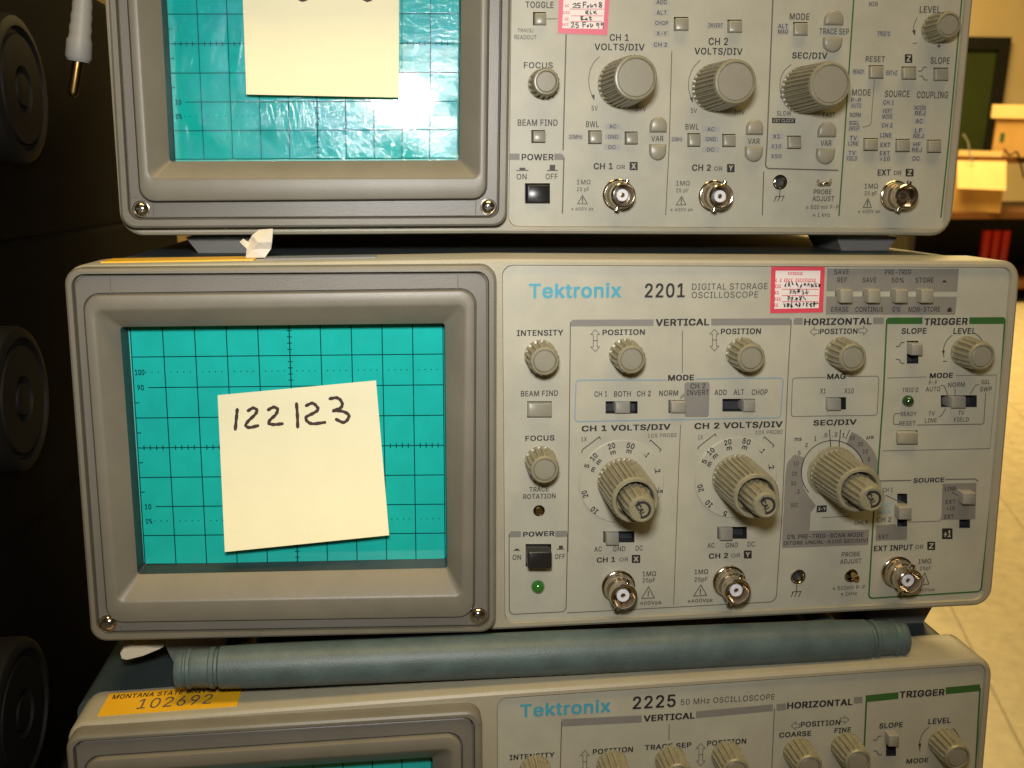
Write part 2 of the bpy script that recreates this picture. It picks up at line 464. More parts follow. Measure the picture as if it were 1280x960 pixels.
# storage rack in front of the wall
RY = 5.3
rack = empty('storage_rack', Matrix.Translation((hit_y(1240, 268, RY).x, RY, 0)), 'dark storage rack with brown wooden shelves by the wall', 'rack')
bpy.context.view_layer.update()
z1 = hit_y(1240, 198, RY).z; z2 = hit_y(1240, 264, RY).z; x0r = hit_y(1150, 268, RY).x; x1r = x0r+1.9
for z in (z1, z2, .12):
    mb = MB(); mb.box(x0r, x1r, RY+(.12 if z == z1 else -.06), RY+.5, z-.035, z); under(mb.build('shelf', 'wood'), rack)
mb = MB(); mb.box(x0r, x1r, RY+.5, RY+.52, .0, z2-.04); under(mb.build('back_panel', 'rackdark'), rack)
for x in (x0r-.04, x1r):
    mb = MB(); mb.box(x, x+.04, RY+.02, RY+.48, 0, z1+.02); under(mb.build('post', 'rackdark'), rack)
# boxes on it
def carton(name, px0, px1, py0, z, Y, dep, m, label, k=.87):
    a = hit_y(px0, py0, Y); b = hit_y(px1, py0, Y)
    root = empty(name, Matrix.Translation(((a.x+b.x)/2, Y, z)) @ Matrix.Rotation(-.52, 4, 'Z') @ Matrix.Translation((0, dep/2, 0)), label, 'box'); bpy.context.view_layer.update()
    w = (b.x-a.x)/2*k; h = a.z-z
    mb = MB(); mb.box(-w, w, -dep/2, dep/2, 0, h); mb.build('carton_body', m, root)
    return root, w, h
r1, w, h = carton('cardboard_box', 1247, 1300, 148, z1+.001, RY+.12, .3, 'card', 'brown cardboard box with a white lid on the upper rack shelf')
mb = MB(); mb.box(-w-.03, w+.03, -.17, .17, h+.001, h+.07); mb.build('lid', 'cardlt', r1)
mb = MB(); mb.box(-w*.75, -w*.55, -.155, -.1505, h*.4, h*.62); mb.build('printed_label', 'green', r1)
r2, w, h = carton('cardboard_box', 1199, 1256, 203, z2+.001, RY-.03, .26, 'card', 'open cardboard box with a pale flap hanging down on the lower rack shelf', .95)
mb = MB(); mb.add([(-w, -.132, h+.002), (w*.95, -.132, h+.002), (w*1.08, -.185, h*.48), (-w*.85, -.185, h*.48),
                   (-w, -.136, h+.006), (w*.95, -.136, h+.006), (w*1.08, -.190, h*.48), (-w*.85, -.190, h*.48)],
                  [(0, 1, 2, 3), (7, 6, 5, 4), (0, 3, 7, 4), (1, 5, 6, 2), (0, 4, 5, 1), (3, 2, 6, 7)]); mb.build('flap', 'cardlt', r2)
mb = MB(); mb.box(-w, w*.8, .11, .114, h, h+.05); mb.build('flap', 'cardlt', r2)
# red tins on the lowest shelf, seen under the middle shelf
zr = hit_y(1240, 345, RY+.15).z
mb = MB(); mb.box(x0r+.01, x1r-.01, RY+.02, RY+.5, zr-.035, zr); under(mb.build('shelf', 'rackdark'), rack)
for i, px in enumerate((1234, 1246, 1258)):
    v = hit_y(px, 288, RY+.15)
    mbk = MB(); R = .026; hh = v.z-zr
    lps = [[(r*math.cos(2*math.pi*k/20), r*math.sin(2*math.pi*k/20), z) for k in range(20)] for r, z in ((R*.95, 0), (R, .01), (R, hh-.012), (R*.9, hh))]
    mbk.loft(lps, True, True)
    o = mbk.build('red_canister', 'redbox', None, 40, (v.x, RY+.15, zr+.001))
    tag(o, 'tall red canister in a row under the wooden rack shelf', 'canister', 'red canisters under the rack shelf')
# thin black cables over the shelf edge
def tube(pts, r, n=8):
    mb = MB(); loops = []
    P = [Vector(p) for p in pts]
    for i, p in enumerate(P):
        d = (P[min(i+1, len(P)-1)]-P[max(i-1, 0)]).normalized()
        a = d.orthogonal().normalized() if i == 0 else (a-d*a.dot(d)).normalized()
        b = d.cross(a)
        rr = r[i] if isinstance(r, (list, tuple)) else r
        loops.append([p+a*(rr*math.cos(2*math.pi*k/n))+b*(rr*math.sin(2*math.pi*k/n)) for k in range(n)])
    mb.loft(loops, True, True); return mb
def arcpts(p, n=20):
    """Catmull-Rom through points"""
    P = [Vector(x) for x in p]; P = [P[0]*2-P[1]]+P+[P[-1]*2-P[-2]]; out = []
    for i in range(1, len(P)-2):
        for k in range(n):
            t = k/n; a, b, c, d = P[i-1], P[i], P[i+1], P[i+2]
            out.append(.5*((2*b)+(c-a)*t+(2*a-5*b+4*c-d)*t*t+(3*b-a-3*c+d)*t**3))
    out.append(P[-2]); return out
c = tube(arcpts([hit_y(x, y, RY-.03) for x, y in ((1204, 168), (1210, 178), (1212, 192), (1216, 203))], 6), .004)
tag(c.build('cable', 'tag', None, 60), 'pale thin cable hanging over the rack shelf edge', 'cable')
c = tube(arcpts([hit_y(x, y, RY-.03) for x, y in ((1255, 186), (1262, 194), (1271, 190), (1276, 206), (1280, 222))], 6), .005)
tag(c.build('cable', 'black', None, 60), 'black cable drooping beside the flapped cardboard box', 'cable')

# ------------------------------------------------------------------ front of an oscilloscope
def molding(S, pts, panel_hole, depth, R, crt_hole):
    """tan front molding with an opening for the control panel"""
    q = S.quad(pts, 0); rr = [R*.001 if i in (0, 2, 3, 5) else 0 for i in range(6)]
    rr2 = [max(0, x-.001) for x in rr]
    mb = MB()
    mb.loft([S.loop3(fillet(q, rr), -depth), S.loop3(fillet(q, rr), -1.6), S.loop3(fillet(inset(q, .0004), rr), -.6), S.loop3(fillet(inset(q, .0013), rr2), 0)])
    ph = fillet(panel_hole, .0035)
    pl = S.plate(fillet(inset(q, .0013), rr2), [ph, crt_hole], 0, '', '')
    mb.add(pl.v, pl.f)
    mb.loft([S.loop3(ph, 0), S.loop3(fillet(inset(panel_hole, .0004), .0035), -1.6)])
    mb.build('front_molding', 'mold', S.root, 30)
    return q
def cover(S, q, depth, length, m='cover'):
    """painted sheet metal cover behind the molding"""
    c = [q[0], q[2], q[3], q[5]]; c = [Vector(p) for p in c]
    c[0].y = c[1].y = min(c[0].y, c[1].y, q[1].y); c[2].y = c[3].y = max(c[2].y, c[3].y, q[4].y)
    c[0].x = c[3].x = min(c[0].x, c[3].x); c[1].x = c[2].x = max(c[1].x, c[2].x)
    c = inset(c, .0012)
    mb = MB(); mb.loft([S.loop3(fillet(c, .006), -depth+1), S.loop3(fillet(c, .006), -length)], cap0=True, cap1=True)
    mb.build('cover', m, S.root, 30)
    return c
def crt(S, rim, groove, frame, slope, opening, dz=0.):
    """the frame round the picture tube, each outline in pixels at its own distance before the front"""
    Q = lambda p, d: S.quad(p, d) if not isinstance(p[0], Vector) else p
    a = Q(rim, 6); g = Q(groove, 6); f = Q(frame, 7); s = Q(slope, 7); o = Q(opening, .5)
    mb = MB(); L = lambda q, r, d: S.loop3(fillet(q, r*.001, 8), d)
    mb.loft([L(a, 5, -.5), L(a, 5, 4.6), L(inset(a, .0003), 5, 5.5), L(inset(a, .001), 4.6, 6), L(g, 4, 6), L(inset(g, .0002), 4, 3.4), L(inset(g, .0006), 3.8, 3.2)])
    mb.build('bezel_rim', 'bezel', S.root, 30)
    mb = MB()
    mb.loft([L(inset(g, .0006), 3.8, 3.2), L(inset(g, .0007), 3.8, 5.0), L(inset(g, .001), 3.6, 5.25), L(inset(f, -.0006), 5.4, 5.25), L(inset(f, -.0004), 5.4, 4.0), L(f, 5, 3.8)])
    mb.build('bezel_plate', 'bezel2', S.root, 30)
    mb = MB()
    mb.loft([L(f, 5, 3.8), L(f, 5, 6.2), L(inset(f, .0003), 5, 6.8), L(inset(f, .0009), 4.6, 7), L(inset(s, -.0005), 2.8, 7), L(s, 2.6, 6.85), L(inset(s, .0005), 2.4, 6.5), L(o, 1.0, .5), L(inset(o, .0002), 1, .2)])
    mb.build('screen_frame', 'bezel', S.root, 30)
    mb = MB(); mb.loft([L(inset(o, .0002), 1, .2), L(inset(o, .0002), 1, -9.4)])
    mb.build('screen_gasket', 'gasket', S.root, 30)
    return a, g, f, s, o
DS = -8.5
def screen(S, o, grid, m, dim, lw=1.25):
    """tube face with engraved graticule; grid = the four local corners of the 10 x 8 field"""
    mb = MB(); q = inset(o, .00025); q = fillet(q, .001)
    mb.loft([S.loop3(q, DS-2), S.loop3(q, DS)], cap0=True, cap1=True)
    sc = mb.build('screen', m, S.root, 20)
    keep = S.prints; S.prints = {}; d0 = S.d0; S.d0 = DS
    TL, TR, BR, BL = grid
    P = lambda u, v: (TL.lerp(TR, u)).lerp(BL.lerp(BR, u), v)
    k = lw
    for i in range(11): S.line([P(i/10, 0), P(i/10, 1)], k*(1 if i != 5 else 1.15), 'grid', .05, loc2=True)
    for j in range(9):
        u0 = .045 if j in (2, 6) else 0
        S.line([P(u0, j/8), P(1, j/8)], k, 'grid', .07, loc2=True)
    for i in range(51):
        if i % 5:
            S.line([P(i/50, .5-.010), P(i/50, .5+.010)], k, 'grid', .06, loc2=True)
            if i <= 40: S.line([P(.5-.008, i/40), P(.5+.008, i/40)], k*.9, 'grid', .06, loc2=True)
            for v in (1.5/8, 6.5/8):
                if i > 1: S.line([P(i/50-.0016, v), P(i/50+.0016, v)], k*1.1, 'grid', .06, loc2=True)
    for j in (2.5, 3.5, 4.5, 5.5): S.line([P(0, j/8), P(.014, j/8)], k, 'grid', .06, loc2=True)
    e = .004
    S.line([P(-e, -e), P(-e, 1+e*1.8), P(1+e, 1+e*1.8)], 1.0, 'gridlt', .05, loc2=True)
    for t, v in (('100', 1.5/8), ('90', 2/8), ('10', 6/8), ('0%', 6.5/8)):
        Text.need(t, .012)
    S.gridt = [(t, P(.021, v)) for t, v in (('100', 1.5/8), ('90', 2/8), ('10', 6/8), ('0%', 6.5/8))]
    S.gridprints = S.prints; S.screen = sc
    S.prints = keep; S.d0 = d0
def finish_screen(S):
    keep = S.prints; S.prints = S.gridprints
    for t, c in S.gridt:
        vs, fs = Text.cache[(t, .012, 0.)]
        w = .0021 if len(t) < 3 else .0030
        S.add('grid', [(c.x+u*w, -(DS+.08)*.001, c.y+v*.0019) for u, v in vs], fs)
    for col, mb in S.prints.items():
        mb.build('graticule', col, S.screen)['kind'] = 'stuff'
    S.prints = keep
def screw(S, px, py):
    r = 2.6
    o = S.put('screw', SCREW, px, py, 6.6)
    o.location.y = -.0052
    link('screw_recess', SCREWX, o, (0, 0, 0), (0, random.uniform(0, 1.5), 0))
mbs = lathe([(3.0, -.4), (3.0, .25), (2.75, .3), (2.6, -.1), (2.3, .35), (1.7, .95), (.9, 1.25), (.3, 1.3)], 32)
SCREW = mesh_of(mbs, 'screw', 'chrome', 40)
mbx = MB()
mbx.box(-.0014, .0014, -.00136, -.0009, -.00032, .00032); mbx.box(-.00032, .00032, -.00137, -.0009, -.0014, .0014)
SCREWX = mesh_of(mbx, 'screw_recess', 'slot')

# ------------------------------------------------------------------ control meshes shared between alike controls
SK = mesh_of(lathe([(5.5, 0, 0), (5.5, .5, 0), (5.4, .7, .8), (5.15, 8.6, .8), (4.95, 9.3, .4), (4.7, 10.0, 0), (4.35, 10.5, 0), (3.85, 10.55, 0), (3.7, 10.0, 0), (3.6, 9.9, 0)], teeth=16), 'knob', 'knob', 28)
SKC = mesh_of(lathe([(3.55, 9.6), (3.55, 10.2), (3.3, 10.4), (1.5, 10.45)], 36), 'knob_cap', 'cap', 30)
BK = mesh_of(lathe([(8.6, 0, 0), (8.6, .8, 0), (8.55, 1.0, .85), (8.2, 18.8, .85), (8.05, 19.6, .4), (7.8, 20.3, 0), (7.4, 21, 0), (6.5, 21.0, 0), (6.2, 20.5, 0), (6.1, 15.0, 0), (5.0, 14.8, 0)], teeth=30), 'volts_knob', 'knob', 28)
CKN = mesh_of(lathe([(5.1, 13, 0), (5.1, 18, .7), (4.7, 28.6, .7), (4.5, 29.5, .3), (4.3, 30.4, 0), (3.9, 31, 0), (3.4, 31.05, 0), (3.3, 30.9, 0), (1, 30.9, 0)], teeth=14), 'cal_knob', 'knob', 28)
TK = mesh_of(lathe([(8.9, 0, 0), (8.9, .8, 0), (8.8, 1.0, .8), (8.05, 22.4, .8), (7.9, 23.2, .4), (7.7, 24.2, 0), (7.3, 25, 0), (6.7, 25.1, 0), (6.5, 24.6, 0)], teeth=30), 'volts_knob', 'knob', 28)
TKC = mesh_of(lathe([(6.45, 24.2), (6.45, 24.7), (6.2, 24.95), (3, 25.0), (1, 25.0)], 40), 'knob_cap', 'cap', 30)
BN = lathe([(6.0, 0), (6.0, .9), (5.7, 1.2), (5.3, 1.3), (5.2, 2.0), (4.9, 2.4), (4.75, 2.8), (4.7, 5.2), (4.8, 5.4), (4.8, 9.6), (4.65, 10.2), (4.3, 10.5), (4.0, 10.4), (3.85, 10.0), (3.85, 4.0), (2.4, 3.8)], 40)
for sgn in (-1, 1):      # bayonet lugs
    l0 = []; l1 = []
    for i in range(12):
        a = 2*math.pi*i/12; l0.append((.001*math.cos(a), -.0075-.001*math.sin(a), sgn*.0042)); l1.append((.001*math.cos(a), -.0075-.001*math.sin(a), sgn*.0060))
    BN.loft([l0, l1], cap1=True)
BN = mesh_of(BN, 'bnc_connector', 'chrome', 35)
BNI = mesh_of(lathe([(2.25, 3.0), (2.25, 8.6), (2.0, 8.8), (.95, 8.8), (.85, 8.5), (.8, 6.0)], 28), 'insulator', 'ptfe', 35)
BNID = mesh_of(lathe([(2.25, 3.0), (2.25, 7.0), (2.0, 7.2), (.95, 7.2), (.85, 6.9), (.8, 6.0)], 28), 'insulator', 'darkins', 35)
BNC_ = mesh_of(lathe([(.8, 6.0), (.8, 8.3), (.45, 8.35), (.42, 6.5)], 16), 'centre_contact', 'brass', 35)
BNB = mesh_of(lathe([(.5, 6.5), (.42, 8.36), (.1, 8.37)], 12), 'contact_hole', 'slot', 35)
LEDM = [(2.35, 0), (2.35, .4), (2.25, .9), (1.9, 1.6), (1.3, 2.2), (.6, 2.5), (.1, 2.55)]
LED = mesh_of(lathe(LEDM, 28), 'indicator_light', 'led', 60); LEDD = mesh_of(lathe([(r*.86, l) for r, l in LEDM], 28), 'indicator_light', 'leddark', 60)

def knob(S, px, py, k=1.0, rot=0):
    o = S.put('knob', SK, px, py, 10.5*k); o.scale = (k, k, k); o.rotation_euler = (0, rot, 0)
    link('knob_cap', SKC, o)
    return o
def bnc(S, px, py, rot=.35, dark=False):
    o = S.put('bnc_connector', BN, px, py, 10.5); o.rotation_euler = (0, rot, 0)
    link('insulator', BNID if dark else BNI, o); link('centre_contact', BNC_, o); link('contact_hole', BNB, o)
    return o
def led(S, px, py, me): return S.put('indicator_light', me, px, py, 1.5)
def switch(S, slot, slid, dtop=1.7):
    """slot opening is added to the panel by the caller; slider shows at the pixel box"""
    return S.block('slide_switch', *slid, dtop, 'slider', r=.25)
def halfmoon(S, x0, x1, y0, y1, upper):
    d = 1.0
    a = S.p2(x0, y0, d); b = S.p2(x1, y1, d); w = (b.x-a.x)/2; h = a.y-b.y; cx = (a.x+b.x)/2
    pts = []
    n = 14
    for i in range(n+1):
        th = math.pi*(1-i/n); pts.append(Vector((cx+w*math.cos(th), (b.y+h-w+w*math.sin(th)) if upper else 0)))
    if upper: pts += [Vector((b.x, b.y)), Vector((a.x, b.y))]
    else:
        pts = [Vector((a.x, a.y)), Vector((b.x, a.y))]
        for i in range(n+1):
            th = -math.pi*i/n; pts.append(Vector((cx+w*math.cos(th), a.y-h+w+w*math.sin(th))))
    mb = MB()
    mb.loft([S.loop3(pts, S.d0-.4), S.loop3(pts, d-.7), S.loop3(inset(pts, .0003), d-.25), S.loop3(inset(pts, .0008), d)], cap1=True)
    return mb.build('push_button', 'button', S.root, 35)
def warn(S, ap, l, r):
    S.line([ap, r, l], 1.1, 'inkgrey', closed=True)
    cx = (ap[0]+l[0]+r[0])/3; S.texts([('!', cx-.8, cx+.8, (ap[1]*.35+l[1]*.65)-1.0, 7, 'inkgrey')])
def boxed(S, t, x0, x1, y0, y1):
    S.poly([(x0, y0), (x1, y0), (x1, y1), (x0, y1)], 'ink', .05, 1)
    S.texts([(t, x0+2.2, x1-2.2, (y0+y1)/2, (y1-y0)*.62, 'panel', .02)])
def updown(S, x, y0, y1):
    m = (y0+y1)/2; w = 5.5; n = 2.4; h = 6
    S.line([(x, y0), (x+w, y0+h), (x+n, y0+h), (x+n, m), (x-n, m), (x-n, y0+h), (x-w, y0+h)], .9, 'line', closed=True)
    S.line([(x, y1), (x-w, y1-h), (x-n, y1-h), (x-n, m), (x+n, m), (x+n, y1-h), (x+w, y1-h)], .9, 'line', closed=True)
def leftright(S, x, y, sgn, k=1):
    h = 5.2*k; n = 2.3*k; l = 5.5*k
    S.line([(x, y), (x+sgn*l, y-h), (x+sgn*l, y-n), (x+sgn*l*2, y-n), (x+sgn*l*2, y+n), (x+sgn*l, y+n), (x+sgn*l, y+h)], .9, 'line', closed=True)
def gnd(S, x, y0, y1):
    S.line([(x, y0), (x-.4, y1)], 1.2, 'inkgrey')
    S.line([(x-6, y1+1), (x-4.5, y1-.4), (x+6, y1-.8)], 1.2, 'inkgrey')
    for k in (-4.5, 0, 4.8): S.line([(x+k, y1), (x+k-3, y1+6)], 1.2, 'inkgrey')
def step(S, x, y, sgn):
    S.line([(x, y+sgn*2.5), (x+4, y+sgn*2.5), (x+7, y-sgn*2.5), (x+11, y-sgn*2.5)], 1.1, 'inkgrey')

# ================================================================== MIDDLE OSCILLOSCOPE
S = MID
pan = S.quad([(627.5, 331), (1266, 334), (1229, 750), (631, 780)], 0)
mq = molding(S, [(79, 331.5), (620, 322.5), (1278, 326), (1240, 757.5), (625, 788.5), (114, 801)], pan, 24, 6.5, S.quad([(90, 345), (608, 341), (608, 780), (124, 788)], 0))
cov = cover(S, mq, 24, 330)
g = crt(S, [(78, 335.5), (621, 331), (620, 791), (113, 803)], [(88, 342.5), (611.5, 339), (612, 785), (121, 793.5)],
    [(103, 369.5), (594, 363), (592, 772), (134, 779)], [(117, 388), (582, 381), (578, 745), (146, 753)],
    [(149, 408), (557, 403.5), (560, 711), (171, 719)])
MIDCRT = g
gq = S.quad([(162.5, 407.5), (553.5, 403.5), (556.5, 702), (181.5, 705)], DS)
screen(S, g[4], gq, 'screen', 1.)
for p in ((134.5, 780), (598, 770)): screw(S, *p)
def seam(S, p0, p1, d=5.27):
    a = S.at(*p0, d); b = S.at(*p1, d); mb = MB(); e = Vector((b.z-a.z, 0, a.x-b.x)).normalized()*.00016; y = Vector((0, -.00004, 0))
    mb.add([a+e+y, b+e+y, b-e+y, a-e+y, a+e-y*4, b+e-y*4, b-e-y*4, a-e-y*4], [(0, 1, 2, 3), (0, 4, 5, 1), (2, 6, 7, 3)]); mb.build('plate_seam', 'line', S.root)
seam(S, (137.5, 345), (138.5, 367.5)); seam(S, (572, 341.5), (572.5, 362)); seam(S, (583, 774.5), (582.5, 785)); seam(S, (150.5, 781), (151.5, 791))
# openings in the panel
slots = [(757, 797, 501.5, 517), (835.5, 865, 500, 516), (903, 943.5, 498.5, 514.5), (754, 793, 664, 678), (896.5, 933.5, 658.5, 673.5),
         (1032, 1057.5, 496.5, 512), (1133.5, 1148, 426, 454.5), (1176, 1221, 494, 509), (1121.5, 1134, 617, 663), (1199, 1212.5, 615, 660)]
sl = [(769.5, 788, 502.5, 517), (839, 857.5, 502, 516.5), (929.5, 944.5, 500.5, 515), (758, 774, 666.5, 682), (900.5, 916.5, 660.5, 676),
      (1034.5, 1052, 498.5, 513.5), (1140, 1154, 430, 444.5), (1190, 1208, 496, 510.5), (1124, 1140, 634, 650), (1204, 1220, 616, 631)]
dt = [.6, .6, .6, 1.2, 1.2, .8, 2.6, 1.0, 2.6, 2.8]
keys = [(659, 689.5, 501.5, 522), (1121, 1147, 538, 556), (657, 689, 680, 708)]
keys4 = [(1043.7, 1065, 359.5, 378), (1078, 1100, 359.5, 378), (1112.6, 1135, 359.5, 378), (1145, 1166, 359.5, 378)]
holes = [S.rect_hole(*k) for k in slots+keys+keys4]
holes += [S.circ(673.8, 638.5, 7.3), S.circ(997.6, 721, 9.4), S.circ(1064, 719.6, 8.4)]
po = fillet(inset(pan, .0003), .0035)
S.plate(po, holes, S.d0, '', '').build('control_panel', 'panel', S.root)
S.well(holes)
for a, b in zip(sl, dt): S.block('slide_switch', *a, b, 'slider', r=.2)
S.block('push_button', 660, 690, 504, 521.5, .6, 'button')
S.block('push_button', 1122.5, 1148, 540, 555.5, .6, 'button')
for x in (1051, 1085.5, 1120, 1152): S.block('push_button', x, x+15.5, 361.5, 379, 2.6, 'button', r=.3)
S.block('power_switch', 660, 690, 690, 711.5, 5.5, 'black', r=.6)
led(S, 673, 735, LED); led(S, 1137, 502, LEDD)
for px, py in ((681, 451.6), (681, 587.5), (789.7, 449.7), (939.6, 447.8), (1066.5, 447.2), (1228, 445.7)): knob(S, px, py, 1, random.random())
# jacks
def jack(S, px, py, rpx, pin=None):
    r = rpx*.26
    me = mesh_of(lathe([(r, 0), (r, .5), (r*.9, .6), (r*.84, .45), (r*.72, -.6), (r*.70, -3.0)], 28), 'ground_jack', 'chrome', 40)
    hole = mesh_of(lathe([(r*.71, -1.7), (r*.5, -1.69), (.1, -1.68)], 24), 'jack_hole', 'slot')
    o = S.put('ground_jack', me, px, py, .5); link('jack_hole', hole, o)
    return o
jack(S, 997.6, 721, 9.6); 
jack(S, 1064, 719.6, 8.6); 
o = S.put('probe_pin', mesh_of(lathe([(1.1, -3.5), (1.1, 4.0), (.9, 4.4), (.3, 4.6)], 16), 'probe_pin', 'brass'), 1071.5, 723.5, 4.5)
tr = S.put('trimmer_screw', mesh_of(lathe([(1.7, -2.0), (1.7, -1.0), (1.3, -.7), (.2, -.7)], 20), 'trimmer_screw', 'brass'), 674, 639.5, -.8)
for p in ((780.5, 747.5), (922.7, 741), (1138.5, 728.5)): bnc(S, *p)
# volts/div dials with their fluted knobs
CALT = [('CAL', -2.0, 0.9)]
def dial(S, cx, cy, rpx, name, flange=True):
    c = S.p2(cx, cy); root = None
    r = rpx*.2625
    if flange:
        root = link(name, mesh_of(lathe([(r, 0), (r, .35), (r-.25, .5), (8.0, .5)], 72), name, 'panel', 30), S.root, (c.x, -S.d0*.001, c.y))
    else:
        root = link(name, mesh_of(lathe([(9.4, 0), (9.4, .4), (9.0, .6), (8.0, .6)], 60), name, 'knob', 30), S.root, (c.x, -S.d0*.001, c.y))
    k = link('outer_knob', BK, root); k.location.y = -.0005; k.rotation_euler.y = random.random()
    ck = link('cal_knob', CKN, root); ck.rotation_euler.y = random.random()
    # CAL arrow on the end of the inner knob
    mb = MB(); y = -.03098; pts = []
    for i in range(15):
        th = math.radians(-100+i*15); pts.append((math.cos(th), math.sin(th)))
    for (a, b) in zip(pts, pts[1:]):
        mb.add([(a[0]*.0029, y, a[1]*.0029), (b[0]*.0029, y, b[1]*.0029), (b[0]*.0021, y, b[1]*.0021), (a[0]*.0021, y, a[1]*.0021)], [(0, 1, 2, 3)])
    e = pts[-1]; mb.add([(e[0]*.0034, y, e[1]*.0034), (e[0]*.0018, y, e[1]*.0018), (-.0026, y, .0012)], [(0, 1, 2)])
    Text.need('CAL', .03); S.cal = getattr(S, 'cal', []); S.cal.append((root, mb))
    return root
def finish_cal(S):
    vs, fs = Text.cache[('CAL', .03, 0.)]
    for root, mb in getattr(S, 'cal', []):
        th = math.radians(-60); ct, st = math.cos(th), math.sin(th)
        mb.add([((u*.0040)*ct-(v*.0018)*st-.0005, -.03100, (u*.0040)*st+(v*.0018)*ct) for u, v in vs], fs)
        mb.build('cal_arrow', 'ink', root)['kind'] = 'stuff'
dial(S, 776.8, 601.5, 57, 'volts_dial'); dial(S, 919.5, 597, 56, 'volts_dial')
dial(S, 1041, 590, 38, 'seconds_dial', False)
DT = -.48   # lettering sits on the dial flange
def dnum(S, cx, cy, items):
    for t, x, y, w, h in items:
        ang = math.degrees(math.atan2(-(y-cy), x-cx))-90
        S.texts([(t, x-w/2, x+w/2, y, h, 'ink', .012, ang, DT)])
z1_ = lambda x, y: (620+x/5.3333, 460+y/5.3333)
z2_ = lambda x, y: (820+x/5.3333, 460+y/5.3333)
dnum(S, 776.8, 601.5, [(t, *z1_(x, y), w, h) for t, x, y, w, h in (('5', 605, 652, 4.5, 6.5), ('m', 648, 676, 6, 4.5), ('10', 652, 592, 9, 7), ('m', 686, 626, 6.5, 4.5), ('20', 770, 520, 9, 7), ('m', 780, 564, 6.5, 4.5),
     ('50', 897, 518, 10, 7), ('m', 886, 556, 6.5, 4.5), ('.1', 1005, 575, 5, 6.5), ('.2', 1076, 680, 6.5, 7), ('.5', 1095, 815, 6.5, 7), ('20', 592, 840, 9, 7), ('10', 655, 948, 9, 7), ('2', 575, 745, 4, 5))][:-1])
dnum(S, 919.5, 597, [(t, *z2_(x, y), w, h) for t, x, y, w, h in (('5', 322, 622, 4.5, 6.5), ('m', 357, 640, 6, 4.5), ('10', 365, 555, 9, 7), ('m', 395, 588, 6.5, 4.5), ('20', 478, 494, 9, 7), ('m', 487, 535, 6.5, 4.5),
     ('50', 603, 489, 10, 7), ('m', 590, 530, 6.5, 4.5), ('.1', 708, 549, 5, 6.5), ('.2', 768, 655, 6.5, 7), ('20', 296, 800, 9, 7), ('10', 352, 905, 9, 7), ('5', 460, 970, 4.5, 6.5))])
for p in ([(727, 566), (728, 562), (749.2, 546), (750.7, 549)], [(811.6, 552), (813.2, 550), (826.3, 562), (824.4, 564.5)],
          [(872, 561.5), (873, 558.5), (893.8, 542.5), (895, 545.5)], [(954, 548), (955.6, 546), (967.3, 556.6), (965.7, 559.2)]): S.line(p, 1.1, 'ink')
# printed areas
GB = 'grey'
S.poly([(713, 408), (713.5, 402), (716, 399.6), (817, 399.2), (817, 407.3)], GB); S.poly([(889, 398.3), (987, 397.8), (989.5, 400), (989, 406.3), (889, 406.8)], GB)
S.poly([(991.5, 406), (992, 399.5), (994, 397.5), (1003.5, 397.3), (1003.5, 405.8)], GB); S.poly([(1091.5, 396.8), (1105, 396.8), (1104.5, 405), (1091.5, 405.2)], GB)
S.poly([(636, 671.5), (637, 665.5), (639, 664), (651, 664), (651, 671.5)], GB); S.poly([(694, 663.7), (708, 663.3), (709.8, 666), (709.4, 671), (694, 671.3)], GB)
S.line([(713, 403), (710.3, 655), (709.8, 690)], 1.3, 'line'); S.line([(989, 400), (985.4, 460), (977.5, 640), (970, 752), (709, 766)], 1.2, 'line', r=10)
S.line([(636.3, 668), (636.6, 768), (707.5, 764.5), (709.5, 667)], 1.3, 'line', r=7)
S.line([(853, 413), (852.8, 466)], 1, 'line'); S.line([(850.6, 531), (847, 620), (842, 756)], 1, 'line')
S.line([(834, 475), (720, 475), (718.3, 527), (975.5, 522), (979, 472.3), (869, 473.6)], 1.5, 'blue', r=5)
S.line([(1032, 471.6), (990.5, 472.5), (988.8, 520.5), (1096.4, 519), (1098.6, 470), (1058, 470.6)], .9, 'line', r=4)
S.poly([(855.6, 480), (858, 477.8), (885, 477.5), (887, 480), (886, 519), (883.5, 521.3), (857.5, 521.3), (855.6, 519), (855.6, 496), (850, 499), (850, 496), (855.6, 491)], GB)
G = 'green'
S.poly([(1107, 405), (1108, 399), (1110.5, 397), (1153, 396.7), (1153, 405)], G); S.poly([(1211.5, 396.7), (1254.5, 396.3), (1256.8, 399), (1256, 404.8), (1211.5, 405)], G)
S.line([(1108.3, 400), (1104.3, 490), (1096.8, 596), (1092, 641), (1085.7, 748), (1226, 739.2), (1241, 598), (1250, 490), (1255.8, 400)], 2.3, G, r=6)
S.poly([(1034, 335.5), (1198.5, 336), (1196.5, 364.5), (1033, 364)], 'dgrey'); S.poly([(1033, 370.5), (1196, 370.8), (1194, 393.3), (1032, 393)], 'dgrey')
# SEC/DIV scale area
cx, cy = 1041, 590
ring = [(cx+59*math.cos(math.radians(a)), cy-56*math.sin(math.radians(a))) for a in range(160, 201, 8)]
S.poly([(985, 577), (983, 583), (981, 600), (979.5, 640), (978, 664), (1012, 663), (1013, 641), (1020, 632), (1012, 622), (1005, 610), (1002, 597), (1003, 585), (1006, 572), (993, 568)], 'dgrey', .05)
S.poly([(cx+58*math.cos(math.radians(a)), cy-55*math.sin(math.radians(a))) for a in range(66, -31, -8)]+[(cx+39*math.cos(math.radians(a)), cy-38*math.sin(math.radians(a))) for a in range(-31, 67, 8)], 'dgrey', .05)
S.poly([(978, 664), (1086.8, 662), (1084.8, 681), (977.4, 685)], 'dgrey', .07)
S.line([(cx+39.5*math.cos(math.radians(a)), cy-39.5*math.sin(math.radians(a))) for a in range(-20, 221, 8)], 1.1, 'ink')
